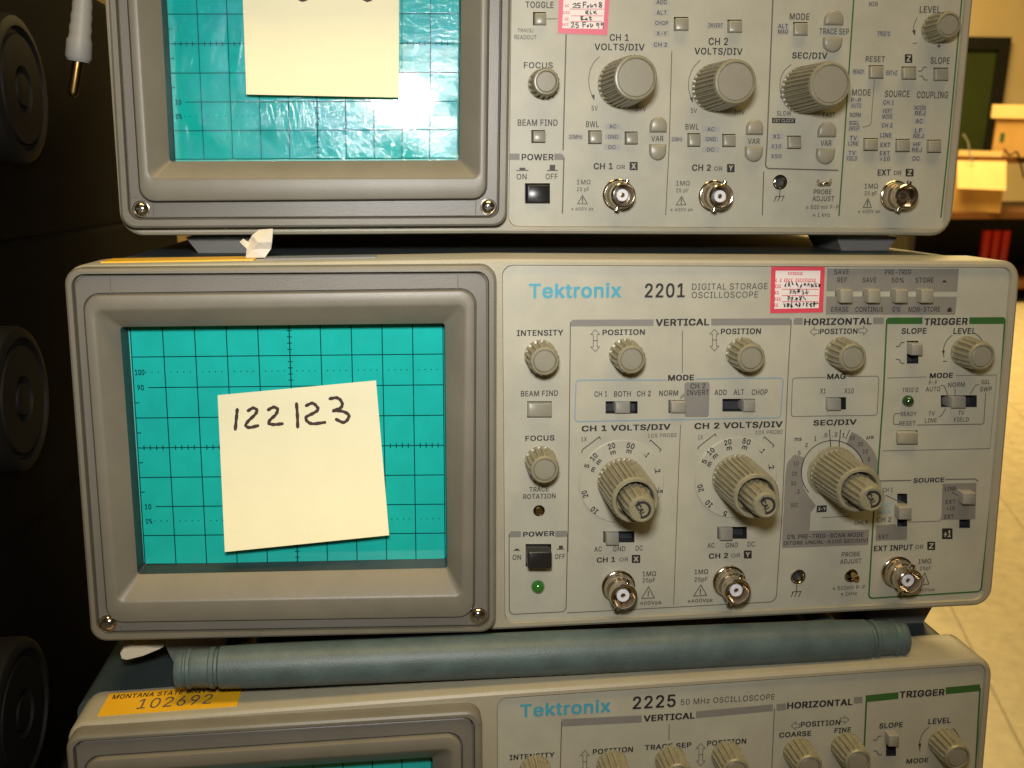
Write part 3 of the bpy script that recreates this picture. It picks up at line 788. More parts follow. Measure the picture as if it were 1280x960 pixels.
S.line([(1036.5, 537), (1038.5, 561)], 1.2, 'ink'); S.line([(1050.5, 537), (1048.5, 561)], 1.2, 'ink'); S.line([(1062, 537), (1057, 549)], 1, 'ink')
for t, x, y in (('1', 1019, 548), ('.5', 1031, 544), ('.2', 1043.5, 543), ('.1', 1053, 544), ('50', 1065, 547), ('20', 1075.5, 555), ('10', 1081.5, 564), ('5', 1086, 574), ('2', 1008, 556), ('5', 999, 566), ('10', 995, 579), ('20', 993, 592), ('50', 992, 604), ('.1', 997, 614), ('SEC', 993, 631)):
    w = 3.2*len(t); S.texts([(t, x-w/2, x+w/2, y, 5.2, 'inkgrey', .005)])
S.poly([(1021, 632), (1033.5, 631.5), (1033, 640), (1020.5, 640.5)], 'ink'); S.texts([('X-Y', 1022.5, 1032, 636, 4.5, 'panel')])
S.texts([('ms', 993, 1002, 549, 4, 'inkgrey'), ('µs', 1083, 1092, 547, 4.5, 'inkgrey'), ('0% PRE-TRIG-SCAN MODE', 984, 1079, 669.5, 5.6, 'ink', .004), ('(STORE UNCAL-X100 SEC/DIV)', 979.5, 1084.5, 677.3, 5.6, 'ink', .004), ('ONLY', 1068, 1085, 653, 5, 'inkgrey', .004)])
S.line([(1027, 647), (1062, 645)], .9, 'line')
# trigger section prints
S.line([(1158, 471), (1109, 472.5)], .8, 'line'); S.line([(1194, 469.6), (1246, 468.6)], .8, 'line'); S.line([(1103.5, 563.5), (1237, 560.6)], .9, 'line'); S.line([(1246, 469), (1237, 560.6)], .5, 'line')
S.line([(1125, 516.6), (1117.5, 517), (1116.3, 530.3), (1124, 530.4)], 1.1, 'line', r=3); S.line([(1146, 531.2), (1229.5, 530), (1232, 491)], 1.1, 'line', r=3)
for p in ([(1176, 481.5), (1180.5, 482.8), (1184.5, 493.5)], [(1193.7, 485.5), (1193.7, 493.5)], [(1223.5, 480.5), (1219.5, 481.5), (1212.5, 492.5)], [(1173.5, 521), (1176.5, 519.5), (1182.5, 510)]): S.line(p, .9, 'ink')
S.line([(1100, 601), (1139, 600.3)], 1.5, 'line'); S.line([(1181.5, 599.2), (1219, 598.6), (1222.5, 601.5)], 1.5, 'line')
S.line([(1107, 619), (1121, 625.5)], .9, 'ink')
S.poly([(1178, 604.5), (1220.5, 603.5), (1219, 649), (1176.5, 650)], 'dgrey'); S.poly([(1095, 657), (1119, 655), (1121, 658), (1134, 658), (1133.5, 674.5), (1094.5, 676)], 'dgrey')
S.line([(1135, 652.5), (1174, 651.3), (1177, 648)], .9, 'line')
S.line([(1190, 615), (1199, 621)], .9, 'ink')
S.line([(1205.7, 440), (1189, 431)], .1, 'line')
lv = lambda cx, cy, rx, a0, a1: [(cx+rx*math.cos(math.radians(a)), cy-rx*math.sin(math.radians(a))) for a in range(a0, a1, 10)]
S.line(lv(1205, 440, 26, 125, 196), 1., 'inkgrey'); S.line(lv(1205, 440, 27, 30, 61), 1., 'inkgrey'); S.poly([(1177.3, 438), (1181, 438), (1179.4, 444)], 'ink')
S.line([(1178.5, 451.5), (1183.5, 451.5)], 1.2, 'inkgrey')
step(S, 1119.5, 430.5, 1); step(S, 1119.5, 451.5, -1)
S.texts([('Tektronix', 661, 776.5, 363, 18.6, 'brand', .014), ('2201', 806, 856, 363, 17.6, 'ink', .008), ('DIGITAL STORAGE', 865, 959.5, 358, 7.6, 'inkgrey', -.004), ('OSCILLOSCOPE', 864.5, 947.5, 368.4, 7.6, 'inkgrey', -.004),
 ('INTENSITY', 646, 704, 416, 7.4), ('VERTICAL', 819.5, 886.5, 402.7, 8.6, 'ink', .02), ('POSITION', 753, 806, 415.2, 7), ('POSITION', 901, 951, 414, 7), ('MODE', 835, 867.5, 472, 7.2, 'ink', .02),
 ('CH 1', 743, 759, 492.3, 7, 'inkgrey', .008), ('BOTH', 767.5, 788.5, 492.2, 7, 'inkgrey', .008), ('CH 2', 796, 813.5, 491.8, 7, 'inkgrey', .008), ('NORM', 823.8, 847.5, 491.2, 6.8, 'inkgrey', .008),
 ('CH 2', 863, 881.5, 482.3, 6.6, 'ink', 0.), ('INVERT', 858.5, 886, 490.5, 6.4, 'ink', 0.), ('ADD', 893, 908.3, 490.3, 6.6, 'inkgrey', .008), ('ALT', 917, 930, 490, 6.6, 'inkgrey', .008), ('CHOP', 939.5, 959.3, 490, 6.8, 'inkgrey', .008),
 ('BEAM FIND', 651, 697.5, 491.6, 7, 'inkgrey', .008), ('FOCUS', 656.6, 693, 547.5, 7), ('TRACE', 661.6, 686, 611.4, 6.4, 'inkgrey', .008), ('ROTATION', 654, 694.5, 620.2, 6.4, 'inkgrey', .008),
 ('POWER', 653.8, 693, 667.2, 6.6, 'ink', .015), ('ON', 640.6, 651.3, 696.4, 6.6, 'inkgrey', .006), ('OFF', 693.5, 706.2, 695.4, 6.6, 'inkgrey', .006),
 ('CH 1 VOLTS/DIV', 727, 838, 534.8, 8.6, 'ink', .018), ('10X PROBE', 809.5, 846, 544, 5, 'line', 0.), ('1X', 726.5, 733.5, 548.8, 5.4, 'inkgrey', 0.),
 ('CH 2 VOLTS/DIV', 868, 978, 531.6, 8.8, 'ink', .018), ('10X PROBE', 943.8, 978.4, 540, 5, 'line', 0.), ('1X', 872.5, 878.5, 546.3, 5.4, 'inkgrey', 0.),
 ('AC', 742.8, 752.3, 686.2, 6.6, 'inkgrey', .004), ('GND', 766, 781.7, 685.9, 6.6, 'inkgrey', .004), ('DC', 794.4, 803.5, 685, 6.6, 'inkgrey', .004),
 ('CH 1', 746, 769, 699.6, 6.8, 'ink', .018), ('OR', 774, 785.2, 699.2, 5.2, 'inkgrey', 0.), ('1M\u03a9', 803, 820, 717, 6.2, 'inkgrey', .004), ('25pF', 803, 819, 725.7, 7, 'inkgrey', .004), ('400Vpk', 800, 827, 753.8, 6, 'inkgrey', .004),
 ('AC', 884.3, 893, 681.6, 6.4, 'inkgrey', .004), ('GND', 907, 922.3, 681.2, 6.4, 'inkgrey', .004), ('DC', 934.4, 943.2, 680, 6.4, 'inkgrey', .004),
 ('CH 2', 886, 910, 694.6, 6.8, 'ink', .018), ('OR', 914, 925, 694.2, 5.2, 'inkgrey', 0.), ('1M\u03a9', 868, 885, 714.4, 6.2, 'inkgrey', .004), ('25pF', 868, 884.3, 724.6, 7, 'inkgrey', .004), ('\u2264400Vpk', 859.5, 891, 751, 6, 'inkgrey', .004),
 ('HORIZONTAL', 1005, 1089.6, 401.8, 8.2, 'ink', .02), ('POSITION', 1024.7, 1071.7, 414, 6.6), ('MAG', 1033.8, 1057, 470.4, 6.8, 'ink', .02), ('X1', 1025, 1032, 488.6, 6.2, 'inkgrey', .004), ('X10', 1055.4, 1067, 488.4, 6.2, 'inkgrey', .004),
 ('SEC/DIV', 1016.5, 1070.5, 528.2, 8, 'ink', .018), ('TRIGGER', 1155, 1209.5, 401.8, 8.4, 'ink', .02), ('SLOPE', 1126.7, 1158, 413.6, 7), ('LEVEL', 1191.7, 1219.5, 413.6, 7), ('MODE', 1162, 1191, 469.2, 6.2, 'ink', .02),
 ("TRIG'D", 1127.7, 1147.8, 487.3, 5.4, 'inkgrey', .002), ('READY', 1125.7, 1145.7, 517.1, 5, 'inkgrey', .002), ('RESET', 1124, 1144.3, 529, 5.6, 'inkgrey', .002), ('P-P', 1161, 1171.2, 478, 4.9, 'inkgrey', .002), ('AUTO', 1157, 1175.2, 486.2, 5.8, 'inkgrey', .002),
 ('NORM', 1185, 1205.6, 480.8, 5.8, 'inkgrey', .002), ('SGL', 1226.4, 1237.5, 477.4, 5.2, 'inkgrey', .002), ('SWP', 1224.8, 1239.4, 486.2, 5.8, 'inkgrey', .002), ('TV', 1160.5, 1168.3, 516.7, 5.2, 'inkgrey', .002), ('LINE', 1156, 1170.8, 525.3, 5.2, 'inkgrey', .002),
 ('TV', 1197.6, 1205, 516, 5.2, 'inkgrey', .002), ('FIELD', 1192.5, 1210.8, 524.4, 5.2, 'inkgrey', .002), ('SOURCE', 1141.7, 1180.2, 600, 5.8, 'ink', .016), ('CH 1', 1103, 1116, 612, 5.2, 'inkgrey', .002), ('VERT', 1099, 1114, 631, 4.6, 'tealblue', .002), ('MODE', 1097, 1114, 639, 4.6, 'tealblue', .002),
 ('CH 2', 1096, 1113.7, 649.3, 6, 'inkgrey', .002), ('EXT', 1098.3, 1110.2, 670.6, 5, 'ink', 0.), ('LINE', 1181, 1195, 610.6, 5, 'ink', 0.), ('EXT', 1182, 1194, 627, 5, 'ink', 0.), ('\u00f710', 1183, 1193, 635, 5, 'ink', 0.), ('EXT', 1180.5, 1192, 645.5, 5, 'ink', 0.),
 ('EXT INPUT', 1092.3, 1141, 684.7, 7, 'ink', .016), ('OR', 1143.8, 1154, 683.4, 4.8, 'inkgrey', 0.), ('1M\u03a9', 1147.6, 1163.8, 701.2, 6, 'inkgrey', .004), ('25pF', 1149.5, 1163.5, 710.4, 5.6, 'inkgrey', 0.), ('400Vpk', 1149, 1168.4, 737.4, 4.8, 'inkgrey', 0.),
 ('PROBE', 1052, 1075, 692.6, 6, 'inkgrey', .004), ('ADJUST', 1050, 1076.6, 701.3, 6, 'inkgrey', .004), ('\u2248 500mV P-P', 1041, 1081, 734.3, 5.2, 'inkgrey', 0.), ('\u2248 1kHz', 1051, 1071, 741.8, 4.8, 'inkgrey', 0.),
 ('SAVE', 1042.7, 1061.3, 339.8, 6, 'ink', 0.), ('REF', 1046.6, 1058.4, 349.8, 6, 'ink', 0.), ('SAVE', 1078, 1095.5, 349.8, 6, 'ink', 0.), ('PRE-TRIG', 1106, 1138.5, 340, 6, 'ink', 0.), ('50%', 1114.3, 1129.7, 350.2, 6, 'ink', 0.), ('STORE', 1144.2, 1166.8, 350, 6, 'ink', 0.),
 ('ERASE', 1039, 1060.3, 386.6, 6.2, 'ink', 0.), ('CONTINUE', 1069, 1104, 386.6, 6.2, 'ink', 0.), ('0%', 1115.3, 1125.2, 386.6, 6.2, 'ink', 0.), ('NON-STORE', 1135.5, 1175, 386.6, 6.2, 'ink', 0.)])
S.poly([(1177, 353), (1179, 351), (1179, 350.5), (1182, 350.5), (1183.5, 353)], 'ink'); S.poly([(1184, 390), (1184, 387.5), (1186, 384.5), (1189, 384.5), (1190, 390)], 'ink')
S.poly([(642, 688.6), (650, 688.4), (650, 687.3), (648.5, 687.2), (648.5, 685.6), (643.8, 685.7), (643.8, 687.3), (642, 687.5)], 'inkgrey')
S.poly([(696, 687.2), (706, 686.8), (706, 685.8), (703.6, 685.9), (703.6, 681.8), (698.6, 682), (698.6, 686), (696, 686.2)], 'inkgrey')
boxed(S, 'X', 789.7, 800.3, 693.5, 703.7); boxed(S, 'Y', 929.7, 939.6, 688, 698); boxed(S, 'Z', 1159, 1168.9, 677, 687.5); boxed(S, '\u00f71', 1177.5, 1190.6, 660.3, 673.8)
warn(S, (810.7, 733.4), (802, 748), (818, 747.2)); warn(S, (876, 731), (867, 745), (883.2, 744)); warn(S, (1156, 716), (1147, 731), (1161, 730))
updown(S, 744, 412, 439.5); updown(S, 893, 411.5, 438.5); leftright(S, 1012.5, 414.6, 1); leftright(S, 1084.5, 413.3, -1)
gnd(S, 996, 730.8, 740)
# calibration sticker
def sticker(S, pts, inner, lift, name, border, rows, hand):
    def pl(p, m, l, nm, par):
        q = S.quad(p, S.d0)
        mb = MB(); mb.loft([S.loop3(q, S.d0+l-.1), S.loop3(q, S.d0+l)], cap1=True); return mb.build(nm, m, par)
    st = pl(pts, border, .16, name, S.root); pl(inner, 'white', .20, 'sticker_field', st)
    S.stk = getattr(S, 'stk', []); S.stk.append((st, rows, hand, border))
def finish_stickers(S):
    for st, rows, hand, col in getattr(S, 'stk', []):
        keep, d0 = S.prints, S.d0; S.prints = {}; S.d0 = d0+.12; S.pendt2 = S.pendt; S.pendt = []
        for r in rows:
            (xa, ya), (xb, yb) = r[0], r[1]; hgt = r[3][1]-r[0][1]
            if hgt < 1.5: S.poly(r, col, .12); continue
            x = xa; rnd = random.Random(int(xa*7+ya))
            while x < xb-1:
                w_ = rnd.uniform(1.6, 3.0)
                if rnd.random() < .85:
                    S.line([(x, ya+hgt*.9), (x+w_*.2, ya+hgt*.1), (x+w_*.9, ya+hgt*.15)], .8, col, .12); S.line([(x+w_*.1, ya+hgt*.5), (x+w_*.8, ya+hgt*.9)], .8, col, .12)
                x += w_+.5
        for h in hand: S.line(h, 1.3 if S is TOP else 1.1, 'ink', .15)
        for c, mb in S.prints.items(): mb.build('sticker_print', c, st)['kind'] = 'stuff'
        S.prints, S.d0 = keep, d0

def rowquad(x0, x1, y, h, sl=0.): return [(x0, y-h/2), (x1, y-h/2+sl), (x1, y+h/2+sl), (x0, y+h/2)]
rr_ = [rowquad(985, 1007, 342, 4), rowquad(969.5, 1021, 350.5, 5), rowquad(968.6, 976, 358, 5), rowquad(968.5, 977, 366, 4.5), rowquad(968, 976, 374, 4.5), rowquad(967.8, 976, 381.5, 4.5), rowquad(977, 1023, 361.5, .8), rowquad(977, 1023, 369.5, .8), rowquad(977, 1022, 377, .8)]
def scrib(x0, x1, y, h, n, seed):
    rnd = random.Random(seed); out = []
    x = x0
    while x < x1:
        w = rnd.uniform(3, 5); pts = []
        for k in range(5): pts.append((x+w*rnd.uniform(0, .9), y+h*rnd.uniform(-.5, .5)))
        out.append(pts); x += w+.8
    return out
hand = scrib(980, 1023, 356, 7, 0, 11)+scrib(986, 1008, 364, 7, 0, 12)+scrib(984, 1006, 373, 7, 0, 13)+scrib(979, 1022, 381, 7, 0, 14)+scrib(980, 1023, 356, 6, 0, 1)+scrib(986, 1008, 365, 6, 0, 2)+scrib(984, 1006, 373, 6, 0, 3)+scrib(979, 1022, 381, 6, 0, 4)
sticker(S, [(964, 333.5), (1031, 333.5), (1028.5, 390.5), (962.5, 391.5)], [(969.3, 338.3), (1025.3, 338.3), (1023, 385), (967.6, 386)], .2, 'calibration_sticker', 'red', rr_, hand)

# ================================================================== TOP OSCILLOSCOPE
S = TOP
pan = S.quad([(640.5, -152), (1222, -152), (1180, 286.5), (635.5, 283.5)], 0)
mq = molding(S, [(118.5, -160), (640, -161), (1233, -160), (1189.5, 295), (600, 292.5), (150, 295)], pan, 24, 8, S.quad([(140, -138), (624, -138), (618, 265), (165, 268)], 0))
cover(S, mq, 24, 330)
g = crt(S, [(125, -150), (641, -150), (634, 283), (151, 286)], [(135.5, -143), (630, -143), (624, 272.5), (160.5, 275)],
    [(151.5, -118), (612, -118), (607.5, 248.5), (175, 252)], [(164.5, -100), (602.5, -100), (599.5, 222.5), (185, 223.5)],
    [(195, -102), (578.5, -102), (574.8, 201), (211, 202.5)])
gq = S.quad([(203, -96), (575.5, -96), (571.5, 197.5), (219, 199)], DS)
screen(S, g[4], gq, 'screen2', 1., 1.15)
for p in ((176, 261.5), (610.5, 258.5)): screw(S, *p)
seam(S, (595, 251), (594.5, 271)); seam(S, (191.5, 253.5), (192, 273)); seam(S, (163, 246.5), (172, 246.5))
btn = [(667, 682, 15.4, 31), (665, 681, 163, 178), (843, 860, 21.6, 38), (910, 927, 25, 40.5), (992, 1009, 28, 44), (736, 751.6, 163.4, 179.4), (781.6, 796.6, 164.8, 180), (860, 875, 166.8, 182.8),
       (903.4, 919, 167.8, 183), (984.4, 1001, 170, 185.5), (1086.6, 1104, 82, 97.7), (1127.7, 1145, 83.6, 99), (1167.7, 1185, 85, 100.6), (1080, 1097, 173, 188), (1120, 1137, 174, 189.5), (1159.5, 1176, 175, 190.5)]
holes = [S.rect_hole(x0-.8, x1+.2, y0-.4, y1+.8) for x0, x1, y0, y1 in btn]
holes += [S.rect_hole(656, 687.5, 229, 254.5), S.circ(975, 227.8, 9)]
S.plate(fillet(inset(pan, .0003), .0035), holes, S.d0, '', '').build('control_panel', 'panel', S.root)
S.well(holes)
for x0, x1, y0, y1 in btn: S.block('push_button', x0+1.6, x1+1, y0+.6, y1-.3, .9, 'button', r=.3)
S.block('power_switch', 659, 687.5, 231, 253.5, .3, 'black', r=.6)
for b in ((813.7, 833.8, 145.6, 165, 1), (812.8, 832.8, 180, 200, 0), (934.8, 954.6, 149, 168, 1), (933, 953.5, 183, 202, 0), (1024.8, 1046, 152, 171, 1), (1022.5, 1043.5, 185.6, 205, 0), (1033, 1055, 11.6, 31, 1), (1031, 1053, 46, 65, 0)):
    halfmoon(S, *b)
for px, py in ((683, 102), (1187, 31)): knob(S, px, py, 1.0, random.random())
for px, py in ((795, 97), (919.6, 102), (1038, 105)):
    o = S.put('volts_knob' if px < 1000 else 'seconds_knob', TK, px, py, 25); o.rotation_euler.y = random.random(); link('knob_cap', TKC, o)
for p in ((779.4, 244), (902, 245.5)): bnc(S, *p)
bnc(S, 1134, 245.5, .35, True)
jack(S, 975, 227.8, 9)
mb = tube(arcpts([S.at(x, y, d) for x, y, d in ((1022, 224, -2), (1024, 230, 1.5), (1031, 229, 3.0), (1037, 229, 1.5), (1038.5, 224, -2))], 5), .0006)
mb.build('probe_loop', 'chrome', S.root, 60)
S.line([(707.6, 43), (704, 180), (703.8, 188)], 1.9, 'line'); S.line([(839.7, 64), (836.5, 180), (832, 269)], 1.3, 'line')
S.line([(966.3, -60), (966, 0), (958.7, 180), (956.5, 210.5), (1048, 213)], 2.0, 'line', r=6); S.line([(954.6, 214.5), (952.8, 269)], 1.7, 'line')
S.line([(1070, -60), (1067, 0), (1055, 180), (1048.6, 270)], 2.2, 'green'); S.line([(1207, -60), (1202, 0), (1186, 176), (1176, 272)], 2.2, 'green')
S.poly([(636, 192), (649.5, 192), (649.5, 200), (636, 200)], GB); S.poly([(692.8, 192), (702, 192), (705, 195), (705, 200), (692.8, 200)], GB); S.line([(705, 197), (704.5, 210), (703, 267)], 1.9, 'line')
S.line([(683, 23.5), (697, 23.5)], 1.0, 'line'); S.line([(1093, 98), (1088.6, 156.5), (1078, 159)], .9, 'line', r=5)
def tagt(S, t, xc, yc, w, h=6.8):
    rows = t.split('|'); n = len(rows)
    S.poly([(xc-w/2, yc-(h*n)/2), (xc+w/2, yc-(h*n)/2), (xc+w/2, yc+(h*n)/2), (xc-w/2, yc+(h*n)/2)], 'tag', .05)
    for i, r in enumerate(rows):
        ww = min(w*.82, 3.7*len(r)+1.5); y = yc+(i-(n-1)/2)*h
        S.texts([(r, xc-ww/2, xc+ww/2, y, 4.9, 'ink', 0.)])
for t, x, y, w in (('ADD', 827, 2.5, 20), ('ALT', 827, 15.8, 20), ('CHOP', 827, 28.7, 20), ('X-Y', 827, 41.8, 20), ('CH 2', 825.5, 55.8, 20), ('INVERT', 894.5, 31.8, 22), ('ALT|MAG', 978.7, 36, 15), ('20MHz', 719.5, 171, 19), ('AC', 766, 158, 20), ('GND', 766, 171, 20), ('DC', 765, 184, 20),
                   ('20MHz', 846, 174, 16), ('AC', 888.5, 161.5, 22), ('GND', 888.5, 174, 20), ('DC', 888, 187, 22), ('X1', 970.5, 170.5, 17), ('X10', 970, 183, 17), ('X50', 970, 195.3, 17), ("TRIG'D", 1104.5, 42, 19), ('READY', 1073, 89.5, 17), ('EXT=Z', 1114.5, 91, 16),
                   ('P-P|AUTO', 1070, 128.5, 15), ('NORM', 1069, 143.5, 16), ('SGL|SWEEP', 1067.5, 157, 16), ('TV|LINE', 1066.5, 175.8, 15), ('TV|FIELD', 1064.8, 194.5, 15), ('CH 1', 1110.5, 128, 16), ('VERT|MODE', 1109, 142, 15), ('CH 2', 1108.7, 156.6, 16), ('LINE', 1107, 169, 17), ('EXT', 1106.6, 181, 15), ('EXT|\u00f710', 1105.8, 194.8, 15),
                   ('NOISE|REJ', 1150, 138, 17), ('AC', 1148.8, 151.4, 17), ('LF|REJ', 1148, 166.5, 17), ('HF|REJ', 1146, 184, 15), ('DC', 1145, 198, 15)):
    tagt(S, t, x, y, w)
IG = 'inkgrey'
S.texts([('TOGGLE', 657, 692, 6, 7.6, IG, .008), ('TRACE/', 647, 667, 38.3, 5.2, IG, 0.), ('READOUT', 643, 670.6, 46.5, 5.2, IG, 0.), ('FOCUS', 654.7, 691, 81.6, 7.4, IG, .008), ('BEAM FIND', 647, 697, 153.3, 7.6, IG, .008),
 ('CH 1', 762, 786, 46.9, 8, 'ink', .008), ('VOLTS/DIV', 743, 805.6, 59.2, 9.2, 'ink', .008), ('5V', 739.4, 747.2, 135.3, 6, IG, 0.), ('2mV', 794, 807.5, 135.8, 6, IG, 0.), ('CH 2', 885.6, 910, 51.8, 8.6, 'ink', .008), ('VOLTS/DIV', 868, 928, 64.5, 9.2, 'ink', .008),
 ('5V', 863.5, 871, 138.3, 6, IG, 0.), ('2mV', 917.5, 930.6, 139.8, 6, IG, 0.), ('MODE', 987, 1011.6, 20.6, 7.4, IG, .006), ('TRACE SEP', 1024, 1061, 39.4, 7, IG, .004), ('SEC/DIV', 990, 1034, 69.8, 8.4, 'ink', .010), ('SLOW', 971, 989, 141.6, 5.8, IG, 0.), ('FAST', 1028.7, 1043.8, 143.7, 6, IG, 0.),
 ('VAR', 814, 829.2, 173.3, 6.6, IG, .004), ('VAR', 934.8, 949.5, 176.6, 6.6, IG, .004), ('VAR', 1025.7, 1039.2, 178.9, 6.6, IG, .004), ('BWL', 732.5, 748.5, 155.3, 7.2, IG, .004), ('BWL', 856.6, 873.4, 158.4, 6.8, IG, .004),
 ('CH 1', 742, 766, 207.7, 7.8, 'ink', .014), ('OR', 770.6, 781.2, 208.8, 5, IG, .004), ('CH 2', 865, 888.5, 209.6, 7.8, 'ink', .014), ('OR', 892.8, 903, 210.8, 5, IG, .004), ('EXT', 1097, 1113, 215.6, 7.2, 'ink', .014), ('OR', 1117, 1126.7, 216, 5, IG, .004),
 ('POWER', 652, 692, 196.4, 7.8, 'ink', .014), ('ON', 645.7, 658.3, 220.8, 7, IG, .004), ('OFF', 682, 697, 220.6, 7.2, IG, .004), ('LEVEL', 1149.5, 1175.5, 11.8, 7.4, IG, .006), ('RESET', 1082, 1106, 73.7, 6.6, IG, .004), ('SLOPE', 1163, 1187, 75.7, 7.6, IG, .004),
 ('MODE', 1065, 1088.2, 115.6, 7.4, IG, .004), ('SOURCE', 1106, 1137, 117.2, 7.6, IG, .004), ('COUPLING', 1146, 1185, 118.6, 7.8, IG, .004), ('MIN', 1086, 1097, 5, 5, IG, 0.), ('+', 1171, 1176, 57.5, 5, IG), 
 ('PROBE', 1017, 1039.4, 239.8, 6, IG, .006), ('ADJUST', 1015.6, 1042.6, 248.3, 6.2, IG, .006), ('\u2248 500 mV P-P', 1007.5, 1048, 258.8, 5, IG, 0.), ('\u2248 1 kHz', 1016, 1037.5, 268.5, 4.8, IG, 0.)])
for x, y in ((721, 227.5), (845, 229), (1080.5, 232.5)):
    S.texts([('1M\u03a9', x, x+17, y, 5.8, IG, 0.), ('25 pF', x, x+15.5, y+9.6, 6, IG, 0.)])
for x, y in ((714, 261.5), (838, 262.4), (1072.6, 264.6)): S.texts([('\u2264 400V pk', x, x+28, y, 5, IG, 0.)])
warn(S, (728, 244), (722, 254.8), (734, 254.8)); warn(S, (852, 245.4), (845.3, 256.2), (857.2, 256)); warn(S, (1084.7, 248), (1079, 259.5), (1089, 259))
boxed(S, 'X', 787, 797, 202.3, 212.8); boxed(S, 'Y', 908.7, 918.2, 205, 215.4); boxed(S, 'Z', 1132, 1141.9, 211, 220.6); boxed(S, 'Z', 1131, 1140.3, 67.8, 78.6)
S.poly([(965, 147.2), (994, 147.8), (994, 154.2), (965, 153.8)], 'ink'); S.texts([('EXT CLOCK', 967, 992, 150.7, 4, 'panel', 0.)])
for p in ([(749.4, 71), (742, 78), (737.4, 88), (735.6, 100), (737, 112), (741, 121)], [(875.3, 75), (866, 85), (861, 98), (860.5, 111), (864, 124)], [(989, 80.6), (980, 88), (975.5, 98), (974.7, 110.6), (977, 122)], [(1146.5, 22), (1142, 31), (1142, 40)]):
    S.line(p, .9, IG, r=20); x, y = p[-1]; S.poly([(x-2, y-1.5), (x+2.2, y-3), (x+2, y+5)], IG)
S.line([(1141, 54), (1146, 54)], 1., IG)
step(S, 1147.5, 86.5, 1); step(S, 1148.5, 97.5, -1)
S.poly([(645.5, 213.6), (660.5, 213.6), (660.5, 212.4), (656.6, 212.4), (656.6, 209.6), (649.4, 209.6), (649.4, 212.4), (645.5, 212.4)], IG)
S.poly([(683.5, 213.8), (697.5, 213.8), (697.5, 212.6), (694, 212.6), (694, 206), (687, 206), (687, 212.6), (683.5, 212.6)], IG)
gnd(S, 974.8, 237.5, 246)
rr_ = [rowquad(703.5, 754, -20, 6), rowquad(703.5, 712.5, 7.4, 3.4), rowquad(704, 714, 16, 3.6), rowquad(703.5, 712, 24, 3.8), rowquad(703, 712.5, 30.8, 3.6), rowquad(712, 755, 11.4, .8), rowquad(714, 753.5, 19.8, .8), rowquad(712, 753, 27, .8)]
zz = lambda *p: [(620+x/5.3333, y/5.3333) for x, y in p]
hand = [zz((510, 30), (530, 22), (535, 35), (510, 52), (540, 50)), zz((565, 22), (545, 22), (543, 35), (560, 38), (560, 50), (543, 52)), zz((605, 15), (582, 15), (580, 52)), zz((582, 32), (600, 30)), zz((605, 42), (620, 38), (612, 50), (605, 45)), zz((630, 25), (632, 48), (645, 42), (638, 34)),
        zz((665, 25), (655, 32), (668, 38), (668, 25), (666, 50)), zz((705, 18), (688, 18), (688, 28), (705, 38), (700, 50), (686, 45), (705, 22)),
        zz((598, 75), (600, 95)), zz((598, 75), (612, 72), (610, 84), (600, 86), (618, 97)), zz((628, 70), (628, 92), (640, 92)), zz((650, 72), (655, 92)), zz((668, 72), (655, 82), (672, 95)),
        zz((565, 108), (568, 135)), zz((563, 108), (580, 108), (568, 120), (582, 130), (566, 136)), zz((605, 122), (590, 130), (604, 134), (606, 122), (610, 135)), zz((625, 108), (628, 135), (640, 130)), zz((618, 120), (638, 116)),
        zz((498, 155), (515, 150), (518, 162), (500, 182), (525, 178)), zz((550, 152), (533, 153), (532, 165), (548, 168), (547, 182), (532, 184)), zz((600, 148), (578, 150), (580, 184)), zz((580, 166), (598, 162)), zz((605, 172), (618, 168), (612, 180), (604, 178)), zz((630, 155), (632, 180), (645, 172), (640, 160)),
        zz((685, 155), (670, 158), (672, 170), (686, 165), (685, 152), (684, 190)), zz((715, 152), (700, 156), (702, 168), (716, 162), (716, 150), (712, 192))]
sticker(S, [(700.5, -52), (765, -52), (759, 44), (697, 41.5)], [(706.5, -46), (758.5, -46), (754, 36.5), (702.5, 35.3)], .2, 'calibration_sticker', 'pink', rr_, hand)

# ================================================================== BOTTOM OSCILLOSCOPE
S = BOT
pan = S.quad([(621, 873), (1234, 830), (1196, 1252), (624, 1325)], 0)
_o = S.p2(80, 921, 6)-MIDCRT[0][0]; BOTHOLE = inset([p+_o for p in MIDCRT[1]], .002)
mq = molding(S, [(82, 905), (614, 865), (1243, 822), (1205, 1262), (620, 1335), (110, 1330)], pan, 20, 7, BOTHOLE)
bcov = cover(S, mq, 20, 340)
# the same tube frame as on the middle instrument, shifted to this one's corner
tgt = S.p2(80, 921, 6); off = tgt-MIDCRT[0][0]
sh = [[p+off for p in q] for q in MIDCRT]
a2 = list(sh[0]); 
g = crt(S, *sh)
gm = [p+off for p in MID.quad([(162.5, 407.5), (553.5, 403.5), (556.5, 702), (181.5, 705)], DS)]
screen(S, g[4], gm, 'screen', 1.)
so = [(1107.5, 1120, 917, 945)]
holes = [S.rect_hole(*k) for k in so]
S.plate(fillet(inset(pan, .0003), .0035), holes, S.d0, '', '').build('control_panel', 'panel', S.root)
S.well(holes)
S.block('slide_switch', 1111.5, 1124.5, 919.5, 934, 2.4, 'slider', r=.2)
for px, py in ((674, 984), (773, 977), (848, 971), (920, 965), (1012, 960), (1073, 953), (1197.6, 947)): knob(S, px, py, 1, random.random())
def bp(x0, x1, y0, y1, h, col):
    S.poly([(x0, y0-h/2), (x1, y1-h/2), (x1, y1+h/2), (x0, y0+h/2)], col)
bp(702, 802, 903.5, 898.5, 9, GB); bp(870, 966, 893.5, 884.5, 8.5, GB); bp(970.5, 982.5, 884.3, 883.2, 8.5, GB); bp(1067.5, 1078, 875.6, 874.6, 8, GB)
bp(1082, 1123, 873.5, 869.3, 8.5, G); bp(1182, 1225, 863.5, 859.5, 8.5, G)
